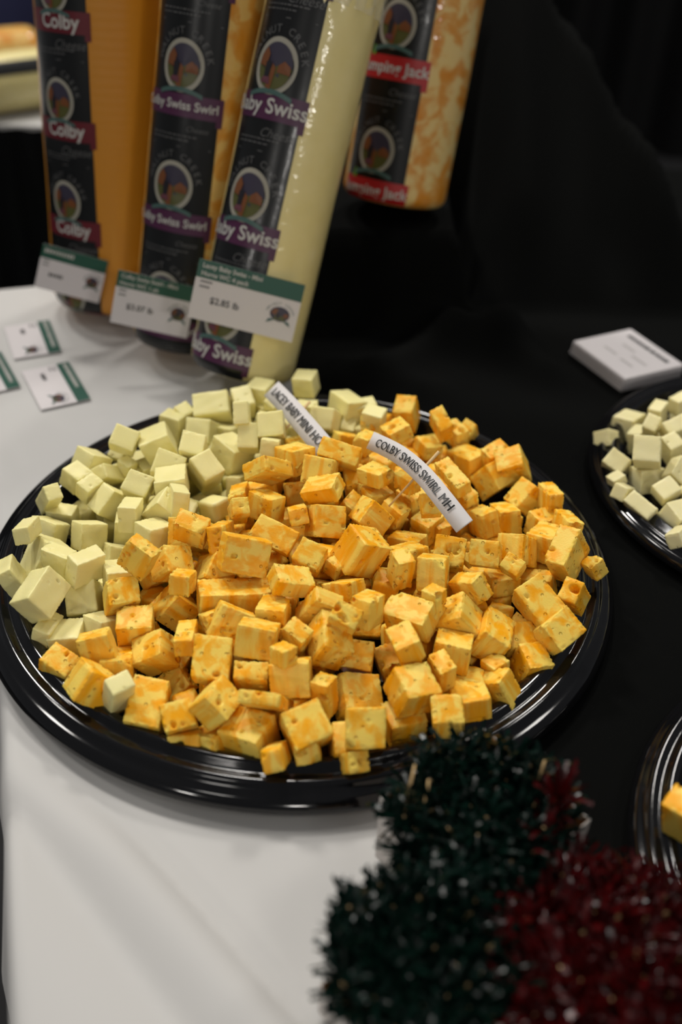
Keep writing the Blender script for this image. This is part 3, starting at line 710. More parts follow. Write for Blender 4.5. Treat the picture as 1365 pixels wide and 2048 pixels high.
O 85.3 61.3 32.6 0.608 -0.064 0.083 0.787 14.1 15.2 16.4
O 72.1 82.7 15.5 0.360 0.000 0.000 0.933 14.7 16.0 15.8
O 72.7 95.7 21.1 0.295 -0.030 -0.134 0.946 17.4 16.2 14.1
O 50.4 99.3 15.0 0.758 0.000 0.000 0.653 16.9 17.2 17.0
O 51.0 95.9 32.5 0.383 -0.016 0.087 0.919 15.3 16.2 14.7
P 21.6 107.5 23.2 0.185 -0.026 0.093 0.978 13.7 16.8 16.9
P 1.0 115.5 14.2 0.788 0.000 0.000 0.616 15.2 17.3 15.4
P -3.6 118.0 21.2 0.910 -0.081 -0.080 0.400 17.2 15.6 15.3
P -27.7 111.0 33.6 0.981 -0.105 -0.098 0.134 15.6 15.8 15.2
P -43.2 93.5 33.7 0.916 0.014 -0.139 0.377 15.2 14.7 15.6
P -67.6 81.1 14.5 0.971 0.000 0.000 0.237 17.2 17.3 15.9
P -76.2 100.1 21.4 0.891 0.050 -0.073 0.445 14.6 15.4 15.1
P -85.9 67.0 14.4 0.422 0.000 0.000 0.907 14.5 14.9 15.9
P -80.0 70.2 31.4 0.914 -0.117 -0.018 0.389 13.9 14.7 15.2
P -110.6 35.6 30.0 0.500 0.063 0.046 0.862 17.3 15.8 15.3
P -98.6 18.9 28.4 0.874 -0.132 -0.054 0.464 14.2 15.2 14.5
P -96.8 -16.8 13.5 0.974 0.000 0.000 0.228 16.2 17.0 14.0
P -83.9 -31.9 14.1 0.940 0.000 0.000 0.341 17.2 17.4 15.3
O -87.6 -55.3 14.6 0.850 0.000 0.000 0.527 15.8 15.1 16.3
O -90.3 -45.8 32.2 0.566 -0.054 -0.130 0.812 15.3 16.7 16.2
O -93.0 -74.1 14.2 0.999 0.000 0.000 0.051 16.8 16.4 15.5
O -51.0 -76.2 13.5 0.332 0.000 0.000 0.943 15.1 14.2 14.0
O 75.9 -116.9 13.9 0.130 0.000 0.000 0.991 13.6 16.8 14.9
O 87.0 -103.5 14.3 0.970 0.000 0.000 0.241 16.1 14.0 15.7
O 109.3 -53.7 14.8 0.646 0.000 0.000 0.763 13.6 13.5 16.5
O 124.9 -43.4 13.4 0.919 0.000 0.000 0.395 14.1 14.2 13.7
O 126.1 -17.6 14.1 0.760 0.000 0.000 0.650 16.7 16.9 15.3
O 132.2 7.4 14.3 0.874 0.000 0.000 0.486 15.5 16.9 15.6
O 112.8 45.3 15.0 0.473 0.000 0.000 0.881 14.7 14.7 16.5
O 106.4 68.5 14.5 0.843 0.000 0.000 0.539 16.7 15.0 15.9
O 91.5 89.6 13.8 0.170 0.000 0.000 0.985 15.3 15.8 14.5
O 76.5 105.8 15.1 0.096 0.000 0.000 0.995 17.0 16.4 14.4
P 58.3 117.1 13.6 0.951 0.000 0.000 0.308 15.3 14.0 14.2
P 39.9 128.1 25.1 0.175 -0.124 0.083 0.973 13.8 15.7 13.6
P 6.2 129.5 14.8 0.787 0.000 0.000 0.617 14.7 14.1 16.6
P -2.8 144.8 30.5 0.992 0.115 0.037 0.035 16.0 13.9 16.8
P -12.4 124.1 29.7 0.954 -0.062 -0.006 0.294 17.4 17.5 13.9
P -44.4 129.6 13.7 0.924 0.000 0.000 0.383 16.4 16.3 14.5
P -34.3 134.5 25.4 0.045 0.117 0.096 0.988 15.7 14.4 16.6
P -85.0 101.0 14.3 0.022 0.000 0.000 1.000 16.8 14.2 15.7
P -105.1 89.6 14.5 0.772 0.000 0.000 0.635 13.7 16.6 16.0
P -120.2 49.0 14.9 0.003 0.000 0.000 1.000 16.9 15.7 16.8
P -120.9 64.2 21.9 0.936 -0.127 -0.063 0.323 13.7 13.8 13.9
P -131.6 33.1 15.1 0.013 0.000 0.000 1.000 16.4 17.1 17.3
P -124.1 16.1 14.9 0.992 0.000 0.000 0.126 17.4 16.4 16.8
P -132.2 -15.2 13.6 0.992 0.000 0.000 0.130 17.3 13.7 14.1
P -115.4 -44.5 14.0 0.739 0.000 0.000 0.673 15.6 17.4 15.1
O -105.7 -60.2 14.1 0.987 0.000 0.000 0.162 14.0 16.1 15.2
O -85.3 -89.5 14.7 0.976 0.000 0.000 0.216 16.4 14.2 16.4
O -51.5 -93.5 13.6 0.999 0.000 0.000 0.034 16.3 14.0 14.3
O -40.9 -125.6 14.8 0.578 0.000 0.000 0.816 17.1 16.8 16.7
O -0.6 -117.7 13.7 0.843 0.000 0.000 0.538 17.0 16.5 14.4
O 15.2 -126.3 14.2 0.734 0.000 0.000 0.680 17.2 15.3 15.5
O 151.1 -14.3 13.6 0.949 0.000 0.000 0.317 16.0 17.3 14.2
O 95.3 108.6 14.8 0.651 0.000 0.000 0.759 16.8 16.8 16.5
O 89.4 124.2 15.3 0.983 0.000 0.000 0.185 17.4 15.4 15.7
O 70.7 129.3 13.5 0.363 0.000 0.000 0.932 14.9 15.1 14.0
P 14.0 152.4 15.5 0.365 0.000 0.000 0.931 13.8 14.0 17.1
P -13.0 152.5 14.6 0.439 0.000 0.000 0.898 15.8 15.4 14.7
P -34.5 147.5 15.4 0.998 0.000 0.000 0.060 15.5 14.2 15.2
P -53.4 143.4 14.4 0.928 0.000 0.000 0.373 17.2 16.0 15.8
P -124.5 88.9 15.5 0.543 0.000 0.000 0.840 16.3 15.2 17.0
P -134.1 73.7 15.5 0.344 0.000 0.000 0.939 16.5 15.0 15.2
P -150.1 29.3 15.5 0.872 0.000 0.000 0.490 14.6 14.5 13.8
P -145.9 -25.6 13.4 0.941 0.000 0.000 0.340 14.6 15.2 13.8
P -136.4 -41.5 15.2 0.999 0.000 0.000 0.041 14.5 16.6 17.4
O -54.0 -141.1 14.7 0.501 0.000 0.000 0.866 15.1 13.7 16.4
O -35.5 -144.2 15.5 0.906 0.000 0.000 0.423 16.4 16.4 14.2
O -18.6 -141.0 14.9 0.592 0.000 0.000 0.806 15.2 16.3 16.8
O 77.2 -132.1 13.3 0.045 0.000 0.000 0.999 14.5 14.7 13.6
O 123.5 -61.4 14.1 0.839 0.000 0.000 0.545 15.2 14.6 15.2
W 388.6 123.5 37.0 0.832 0.047 -0.185 0.521 15.8 14.6 15.5
W 346.5 118.6 37.0 0.110 0.135 0.121 0.977 14.0 17.2 17.3
W 351.4 76.5 37.0 0.811 -0.003 0.193 0.553 14.4 14.3 17.4
W 393.5 81.4 37.0 0.126 0.059 -0.227 0.964 15.1 15.0 18.3
W 334.7 160.4 30.3 0.628 0.017 0.120 0.769 16.0 17.6 17.4
W 305.9 128.1 30.3 0.462 0.283 -0.116 0.833 15.7 17.1 15.3
W 301.6 85.1 30.3 0.941 0.229 0.020 0.250 18.0 17.8 18.8
W 323.5 47.7 30.3 0.948 0.236 -0.055 0.205 14.7 14.1 14.8
W 363.1 30.3 30.3 0.748 -0.062 -0.267 0.604 17.3 15.0 17.1
W 405.3 39.6 30.3 0.996 0.081 0.021 0.033 17.1 14.5 14.2
W 434.1 71.9 30.3 0.185 0.202 -0.145 0.951 14.5 15.6 15.0
W 438.4 114.9 30.3 0.676 -0.190 -0.065 0.709 18.0 18.8 18.0
W 416.5 152.3 30.3 0.878 -0.042 -0.056 0.474 17.1 17.4 15.8
W 376.9 169.7 30.3 0.979 0.043 -0.181 0.083 18.0 14.9 18.3
W 271.8 93.9 17.5 0.883 0.141 -0.223 0.389 16.8 15.5 14.3
W 273.5 59.0 24.5 0.663 -0.122 -0.136 0.726 14.9 17.2 18.0
W 296.4 25.1 24.5 0.486 0.092 0.264 0.828 17.3 17.3 15.4
W 330.6 2.7 24.5 0.819 -0.133 0.190 0.525 18.4 15.1 17.7
W 370.9 -5.0 24.5 0.596 0.158 -0.025 0.787 15.4 18.8 15.5
W 411.0 3.3 24.5 0.177 0.155 0.135 0.962 16.2 14.1 16.8
W 444.9 26.4 24.5 0.883 0.256 0.131 0.372 18.1 17.8 18.3
W 467.3 60.6 24.5 0.761 0.177 -0.044 0.622 16.0 17.4 15.2
W 475.0 100.9 24.5 0.887 -0.052 -0.201 0.414 14.1 14.4 14.4
W 466.7 141.0 24.5 0.939 -0.246 -0.109 0.215 18.3 16.7 14.2
W 443.6 174.9 24.5 0.576 0.031 0.222 0.787 15.5 14.1 15.9
W 409.4 197.3 24.5 0.124 -0.117 0.074 0.983 18.1 17.9 16.9
W 369.1 205.0 24.5 0.624 0.255 -0.008 0.739 16.1 15.4 16.7
W 329.0 196.7 24.5 0.338 -0.195 0.083 0.917 14.6 15.5 18.5
W 295.3 174.7 20.2 0.988 0.107 0.039 0.105 14.4 14.3 14.8
W 273.6 139.6 20.6 0.959 -0.185 -0.177 0.121 18.7 18.8 17.4
'''
def noise3(p, seed, freq):
    r = np.random.default_rng(seed); out = np.zeros(len(p))
    for _ in range(5):
        k = r.normal(size=3) * freq; out += np.sin(p @ k + r.uniform(0, 6.28))
    return out / 5
def cheese_mesh(dims, seed, kind, coarse=False):
    r = np.random.default_rng(seed)
    dims = np.array(dims); h = dims / 2
    step = .0026 if coarse else .00082
    n = np.maximum(4, np.round(dims / step).astype(int))
    vid, verts, faces = {}, [], []
    def vert(i, j, k):
        key = (i, j, k)
        if key not in vid: vid[key] = len(verts); verts.append(key)
        return vid[key]
    for ax in range(3):
        a, b = (ax + 1) % 3, (ax + 2) % 3
        for side in (0, n[ax]):
            for i in range(n[a]):
                for j in range(n[b]):
                    q = []
                    for di, dj in ((0, 0), (1, 0), (1, 1), (0, 1)):
                        c = [0, 0, 0]; c[ax] = side; c[a] = i + di; c[b] = j + dj; q.append(vert(*c))
                    faces.append(q if side else q[::-1])
    g = np.array(verts, float)
    # pack the grid a little towards edges so that the rounding is resolved
    t = g / n * 2 - 1
    p = t * h
    rad = r.uniform(.0004, .0008)
    if kind == 'p': rad *= 1.15
    rad = min(rad, h.min() * .45)
    inner = np.clip(p, -(h - rad), h - rad)
    d = p - inner; ln = np.linalg.norm(d, axis=1, keepdims=True); nrm = np.where(ln > 1e-9, d / np.maximum(ln, 1e-9), 0)
    onface = np.abs(t) > .999
    p2 = inner + nrm * rad
    fn = np.where(onface, np.sign(t), 0); fn /= np.linalg.norm(fn, axis=1, keepdims=True)
    p = np.where((onface.sum(1) > 0)[:, None], p2, p)
    # cut faces are never quite square
    tw = r.normal(size=3) * .035
    p = p + np.stack([tw[0] * p[:, 1] * 1.0, tw[1] * p[:, 2], tw[2] * p[:, 0]], 1)
    p = p + fn * (noise3(p, seed + 1, 260) * .00028)[:, None]
    edge = (onface.sum(1) > 1) | ((np.abs(np.abs(p) - h) < .0016).sum(1) > 1)
    p = p - fn * (edge * np.abs(noise3(p, seed + 2, 1500)) * (.0011 if kind in 'os' else .0006))[:, None]
    if not coarse:
        if kind in 'os' and r.random() < .35:      # a broken corner
            cn = np.sign(r.normal(size=3)) * h; dd = np.linalg.norm(p - cn, axis=1); rr = r.uniform(.003, .0055)
            m = dd < rr; p[m] -= (fn[m] + np.sign(cn) / 1.7) * ((rr - dd[m]) * (.45 + .25 * noise3(p[m], seed + 5, 1200)))[:, None]
        nh = int(r.integers(5, 13)) if kind in 'os' else int(r.integers(1, 5))
        big = r.random() < .3
        for q in range(nh):
            ax = r.integers(3); sg = r.choice((-1, 1))
            c = r.uniform(-.85, .85, 3) * h; c[ax] = sg * h[ax]
            rr = (r.uniform(.0007, .0014) if not (big and q < 2) else r.uniform(.0017, .0026)) if kind in 'os' else r.uniform(.0005, .0008)
            st = r.uniform(.7, 1.5, 3)
            dd = np.linalg.norm((p - c) * st, axis=1)
            w = np.clip(1 - (dd / (rr * 1.25)) ** 2, 0, 1) ** .6
            nn = np.zeros(3); nn[ax] = sg
            p = p - nn * (w * rr * 2.3)[:, None]
    return p, faces
data = [ln.split() for ln in CUBES.strip().splitlines()]
FLAG1 = np.array([.030, .010]); FLAG2 = np.array([-.035, .085])
kinds = [d[0] for d in data]; cen = np.array([[float(q) for q in d[1:4]] for d in data]) / 1000; dim = np.array([[float(q) for q in d[8:11]] for d in data]) / 1000
pales = cen[[i for i, k in enumerate(kinds) if k == 'p']]; oranges = cen[[i for i, k in enumerate(kinds) if k == 'o']]
def describe(i):
    k, c, d = kinds[i], cen[i], dim[i]
    lo, hi = d.min(), d.max()
    shape = 'slab' if lo < .0085 and hi > .015 else 'long block' if hi > .024 else 'small piece' if hi < .0135 else 'chunky block' if lo > .0165 else 'cube'
    r = math.hypot(c[0], c[1])
    if k in 'oO':
        if k == 'O': where = 'wedged in the lower layer of the heap'
        elif np.linalg.norm(pales - c, axis=1).min() < .021: where = 'touching the pale cheese cubes'
        elif r > .128: where = ('by the tray rim on the frilled picks side' if c[1] < -.09 else 'by the tray rim on the black cloth side' if c[0] > .05 else 'by the tray rim on the white cloth side')
        elif c[0] > .0 and math.hypot(c[0] - .075, c[1] + .0) < .055: where = 'around the curled paper flag'
        elif c[1] > .03: where = 'on the heap facing the black riser'
        elif c[1] < -.07: where = 'on the heap facing the frilled picks'
        else: where = 'in the middle of the heap'
        return f'orange and cream marbled cheese {shape} {where}', 'orange marbled ' + shape + ' ' + where
    if k in 'pP':
        if k == 'P': where = 'buried in the lower layer'
        elif np.linalg.norm(oranges - c, axis=1).min() < .021: where = 'touching the orange cubes'
        elif c[1] > .09 and c[0] > -.07: where = 'around the straight paper flag'
        elif r > .135: where = 'by the tray rim on the white cloth side'
        else: where = 'in the pale half of the heap'
        return f'pale yellow cheese {shape} {where}', 'pale ' + shape + ' ' + where
    if k in 'wW':
        rr = math.hypot(c[0] - .37, c[1] - .10)
        where = 'low in the tray by the business cards' if k == 'W' else 'by the rim near the business cards' if rr > .09 else 'atop the heap near the business cards'
        return f'white pepper cheese {shape} {where}', 'white pepper ' + shape + ' ' + where
    if k == 's': return 'orange marbled cheese block alone on the tray by the red picks', None
    return 'thin yellow cheese crumb stuck on the ridged rim of the big tray', None
NAME = {'o': 'marbled_cheese_cube', 'p': 'pale_cheese_cube', 'w': 'pepper_cheese_cube', 's': 'marbled_cheese_block', 'c': 'cheese_crumb'}
MATK = {'o': 'orange', 'p': 'pale', 'w': 'white_cheese', 's': 'orange', 'c': 'orange'}
for i, dd in enumerate(data):
    k = kinds[i]; kl = k.lower()
    p, fc = cheese_mesh(dim[i], 100 + i * 7, kl, k.isupper())
    o = mesh(NAME[kl], p, fc, M[MATK[kl]], smooth=True)
    o.location = cen[i]; o.rotation_mode = 'QUATERNION'; o.rotation_quaternion = [float(q) for q in dd[4:8]]
    lab, grp = describe(i)
    tag(o, lab, 'cheese', grp)
    if kl == 'w' and k == 'w' and i % 3 == 0:
        h = dim[i] / 2
        for q in range(2):
            a = rng.uniform(-.7, .7, 2)
            bm = bmesh.new(); bmesh.ops.create_icosphere(bm, subdivisions=1, radius=.0007)
            me = bpy.data.meshes.new('pepper_fleck'); bm.to_mesh(me); bm.free(); me.materials.append(M['fleck'])
            fo = link(bpy.data.objects.new('pepper_fleck', me), o); fo.location = (a[0] * h[0], a[1] * h[1], h[2] - .0002) if q else (a[0] * h[0], -h[1] + .0002, a[1] * h[2])

# ---------------------------------------------------------------- wrapped cheese loaves
def make_loaf(name, label, b, axis, R, length, body_mat, lab_range, banner_mat, words, t0, P, emb_off, emb_w, ban_h, wsize, ban_ext, ws=0.0, leafs=False, crumple=False):
    b, a = np.array(b), np.array(axis); a = a / np.linalg.norm(a)
    mid = b + a * .15; w = mid - CAM
    s = np.cross(w, a); s /= np.linalg.norm(s); n = np.cross(s, a); n /= np.linalg.norm(n)
    if n @ w > 0: n = -n
    # local frame: x = s (right), y = -n (away), z = axis
    Rm = Matrix([[s[i], -n[i], a[i]] for i in range(3)])
    root = empty(name, b, Rm.to_quaternion())
    tag(root, label, 'cheese loaf')
    sd = hash(len(words) + int(R * 1e5)) % 97
    def rad(th, t):
        q = 1 + .006 * math.sin(3 * th + sd) * math.sin(t * 25) + .005 * math.sin(t * 46 + sd)
        return R * q
    # body with rounded ends
    nt, nz = 96, 110
    zs = np.linspace(0, length, nz); rc = .011
    v, f = [], []
    for z in zs:
        k = 1.0
        for e in (z, length - z):
            if e < rc: k = min(k, 1 - (rc - math.sqrt(max(0, rc * rc - (rc - e) ** 2))) / R)
        for i in range(nt):
            th = 2 * math.pi * i / nt; r = rad(th, z) * k
            if crumple and z > length - .05:
                r += .0022 * math.sin(th * 13 + z * 160) * (z - length + .05) / .05
            v.append((r * math.sin(th), -r * math.cos(th), z))
    f = [(i * nt + j, i * nt + (j + 1) % nt, (i + 1) * nt + (j + 1) % nt, (i + 1) * nt + j) for i in range(nz - 1) for j in range(nt)]
    f.append(tuple(range(nt))[::-1]); f.append(tuple(range((nz - 1) * nt, nz * nt)))
    body = mesh('cheese_body', v, f, body_mat, root, True)
    def wrap(u, t, off):                     # u = arc length from the front line, t = height
        th = u / R; t = min(max(t, .001), length - .001)
        k = 1.0
        if t < rc: k = 1 - (rc - math.sqrt(max(0, rc * rc - (rc - t) ** 2))) / R
        r = rad(th, t) * k + off
        return (r * math.sin(th), -r * math.cos(th), t)
    def patch(nm, u0, u1, z0, z1, off, m, parent, nu=24, nv=6, notch=0.0):
        vv = []
        for i in range(nu + 1):
            for j in range(nv + 1):
                uu = u0 + (u1 - u0) * i / nu; tt = z0 + (z1 - z0) * j / nv
                vv.append(wrap(uu, tt, off))
        return mesh(nm, vv, grid_faces(nu + 1, nv + 1), m, parent, True)
    def poly(pts, cu, ct, off):
        c = (sum(p[0] for p in pts) / len(pts), sum(p[1] for p in pts) / len(pts))
        vv = [wrap(cu + c[0], ct + c[1], off)] + [wrap(cu + x, ct + y, off) for x, y in pts]
        return vv, [(0, i + 1, (i + 1) % len(pts) + 1) for i in range(len(pts))]
    def letters(items, m, parent, off, nm='lettering'):
        vv, ff = [], []
        for (tv, tf), cu, ct, rot in items:
            cr, sr = math.cos(rot), math.sin(rot)
            add(vv, ff, [wrap(cu + x * cr - y * sr, ct + x * sr + y * cr, off) for x, y in tv], tf)
        if vv: return mesh(nm, vv, ff, m, parent)
    uL, uR = R * math.asin(lab_range[0]), R * math.asin(lab_range[1])
    lc = (uL + uR) / 2
    strip = patch('label_strip', uL, uR, .002, length - .004, .0005, M['label_black'], root, 30, 90)
    k = -1
    while t0 + k * P < length + .02:
        bt = t0 + k * P; k += 1
        if bt + ban_h / 2 < .004: 
            continue
        if bt - ban_h / 2 < length - .01:
            # banner with a notched flag end
            bu1 = uR + ban_ext
            bo = patch('banner', uL, bu1, max(.002, bt - ban_h / 2), min(length - .004, bt + ban_h / 2), .0009, banner_mat, root, 30, 6)
            bo['label'] = 'coloured name banner'
            patch('banner_fold', bu1 - .005, bu1, bt - ban_h * .78, bt - ban_h * .45, .0007, banner_mat, bo, 3, 2) if bt - ban_h > 0 else None
            if bt > .006: letters([(text_vf(words, wsize, .02), bu1 - .006 + ws, bt, 0)], M['print_white'], bo, .0014)
            if bt - ban_h * 1.15 > .004: letters([(text_vf('Cheese', wsize * .62, 0, .35), uR - .016, bt - ban_h * 1.0, 0)], M['print_grey'], strip, .0010)
            # rows of small print
            rows = []
            for q, (off, ww, hh) in enumerate(((.255, .62, .0010), (.29, .5, .0010), (.345, .8, .0006))):
                tt = bt - P * off
                if tt > .004:
                    uu0 = uL + (uR - uL) * .14; vv, ff = [], []
                    x = uu0
                    while x < uu0 + (uR - uL) * ww:
                        seg = random.uniform(.0012, .0045) if q < 2 else (uR - uL) * ww
                        rows.append(([wrap(x, tt, .0010), wrap(x + seg / 2, tt, .0010), wrap(x + seg, tt, .0010), wrap(x + seg, tt + hh, .0010), wrap(x + seg / 2, tt + hh, .0010), wrap(x, tt + hh, .0010)], [(0, 1, 4, 5), (1, 2, 3, 4)])); x += seg + .0009
            vv, ff = [], []
            for a_, b_ in rows: add(vv, ff, a_, b_)
            if vv: mesh('small_print', vv, ff, M['print_grey'], strip)
        et = bt + emb_off
        eh = emb_w * 1.12
        if et + eh * .5 < length and et - eh * .3 > -.004:
            em = mesh('emblem', *poly(ellipse(emb_w / 2, eh / 2), lc, et, .0010), M['ring_cream'], root)
            em['label'] = 'round farm emblem'
            a1, b1 = emb_w / 2 * .80, eh / 2 * .82
            vv, ff, mi = [], [], []
            def layer(pts, off, idx):
                q = len(ff); add(vv, ff, *poly(pts, lc, et, off)); mi.extend([idx] * (len(ff) - q))
            def clip(pts):
                out = []
                for x, y in pts:
                    rr = math.hypot(x / a1, y / b1)
                    out.append((x / rr, y / rr) if rr > 1 else (x, y))
                return out
            layer(ellipse(a1, b1), .0012, 0)
            g = [(-a1 + 2 * a1 * i / 16) for i in range(17)]
            layer([(x, -b1 * math.sqrt(max(0, 1 - (x / a1) ** 2))) for x in g] + [(x, min(b1 * math.sqrt(max(0, 1 - (x / a1) ** 2)), b1 * (-.05 + .1 * math.sin(x / a1 * 4)))) for x in g[::-1]], .0014, 2)
            layer(clip([(-a1 * .95, b1 * .0), (-a1 * .5, -b1 * .1), (-a1 * .38, b1 * .45), (-a1 * .6, b1 * .75), (-a1 * .9, b1 * .4)]), .0016, 1)
            layer(clip([(a1 * .2, -b1 * .25), (a1 * .95, -b1 * .3), (a1 * .9, b1 * .05), (a1 * .55, b1 * .25), (a1 * .25, b1 * .05)]), .0016, 1)
            layer(clip([(-a1 * .3, -b1 * .95), (0, -b1 * .98), (a1 * .12, -b1 * .1), (-a1 * .1, b1 * .1)]), .0017, 1)
            layer([(-a1 * .5, -b1 * .5), (-a1 * .2, -b1 * .5), (-a1 * .16, b1 * .1), (-a1 * .35, b1 * .22), (-a1 * .5, b1 * .1)], .0019, 3)
            layer(clip([(-a1 * .7, -b1 * .75), (-a1 * .1, -b1 * .8), (-a1 * .15, -b1 * .5), (-a1 * .55, -b1 * .5)]), .0019, 4)
            mesh('emblem_picture', vv, ff, [M['pic_sky'], M['pic_orange'], M['pic_green'], M['pic_dark'], M['pic_rose']], em, mi=mi)
            # ribbon under the oval
            rb = []
            for i in range(13):
                q = -1 + i / 6; rb.append((q * emb_w * .52, -eh * (.56 - .10 * (1 - q * q)) - eh * .02))
            vv2 = [wrap(lc + x, max(.002, et + y), .0016) for x, y in rb] + [wrap(lc + x, max(.0025, et + y + eh * .085), .0016) for x, y in rb]
            mesh('ribbon', vv2, [(i, i + 1, 14 + i, 13 + i) for i in range(12)], M['ribbon_teal'], em)
            if leafs: mesh('leaf', *poly([(-emb_w * .62, -eh * .62), (-emb_w * .50, -eh * .66), (-emb_w * .42, -eh * .5), (-emb_w * .55, -eh * .44)], lc, et, .0013), M['leaf_green'], em)
            its = []
            tx = 'WALNUT CREEK'
            for q, ch in enumerate(tx):
                if ch == ' ': continue
                an = math.radians(166 - q * (152 / (len(tx) - 1)))
                its.append((text_vf(ch, .0074 * emb_w / .036, .01), lc + math.cos(an) * emb_w * .63, et + math.sin(an) * eh * .635, an - math.pi / 2))
            letters(its, M['print_grey'], em, .0011)
    if crumple:                              # gathered film at the top of the loaf
        v, f = [], []
        for j in range(9):
            z = length - .035 + j * .0065
            for i in range(72):
                th = 2 * math.pi * i / 72; q = j / 8
                r = (R + .0015) * (1 - .10 * q) + .003 * math.sin(th * 11 + j * .9) * (.3 + q) + .002 * math.sin(th * 23 - j)
                v.append((r * math.sin(th), -r * math.cos(th), z))
        f = [(j * 72 + i, j * 72 + (i + 1) % 72, (j + 1) * 72 + (i + 1) % 72, (j + 1) * 72 + i) for j in range(8) for i in range(72)]
        mesh('gathered_film', v, f, M['film_clear'], root, True)
    return root, b, a, s, n
LA = make_loaf('wrapped_cheese_loaf', 'wide orange colby loaf with maroon banners leaning beside the white table edge', (-.1947, .3771, .0090), (.0390, .1391, .9895), .060, .34,
               M['loaf_colby'], (-.955, -.27), M['banner_maroon'], 'Colby', .078, .082, .023, .031, .0165, .0155, .003, -.022)
LB = make_loaf('wrapped_cheese_loaf', 'marbled swirl cheese loaf with purple banners between the colby and the pale loaf', (-.1232, .2891, .0104), (.1363, .2060, .9690), .0412, .34,
               M['loaf_swirl'], (-.945, .30), M['banner_purple'], 'Colby Swiss Swirl', .023, .0885, .028, .034, .0165, .0093, .003, -.031)
LC = make_loaf('wrapped_cheese_loaf', 'pale baby swiss loaf with purple banners leaning behind the big tray', (-.0625, .2249, .0177), (.2172, .3339, .9173), .0435, .32,
               M['loaf_swiss'], (-.95, .07), M['banner_purple'], 'Baby Swiss', .020, .093, .028, .036, .0185, .0150, .003, -.026, crumple=True)
LD = make_loaf('wrapped_cheese_loaf', 'marbled pepper jack loaf with red banners standing on the black riser', (.0637, .3960, .1065), (.1329, .223, .9657), .0475, .30,
               M['loaf_jack'], (-.90, .16), M['banner_red'], 'Jumping Jack', .011, .099, .033, .034, .0185, .0125, .004, -.026, leafs=True)

# ---------------------------------------------------------------- cards
def rect_from(corners):
    """4 nearly rectangular 3D corners (tl, tr, br, bl) -> centre, x axis, y axis, w, h"""
    tl, tr, br, bl = [np.array(c) for c in corners]
    c = (tl + tr + br + bl) / 4
    ex = (tr - tl + br - bl) / 2; ey = (tl - bl + tr - br) / 2
    w, h = np.linalg.norm(ex), np.linalg.norm(ey); ex = ex / w
    ey = ey - ex * (ey @ ex); ey /= np.linalg.norm(ey)
    return c, ex, ey, w, h
def strokes(width, size):
    """a line of print too blurred to read: a row of small upright marks"""
    v, f, x = [], [], 0.0
    while x < width:
        w_ = random.uniform(.25, .55) * size; h_ = random.uniform(.5, .75) * size
        add(v, f, [(x, -h_ / 2), (x + w_, -h_ / 2), (x + w_, h_ / 2), (x, h_ / 2)], [(0, 1, 2, 3)]); x += w_ + .14 * size
    return np.array(v), f
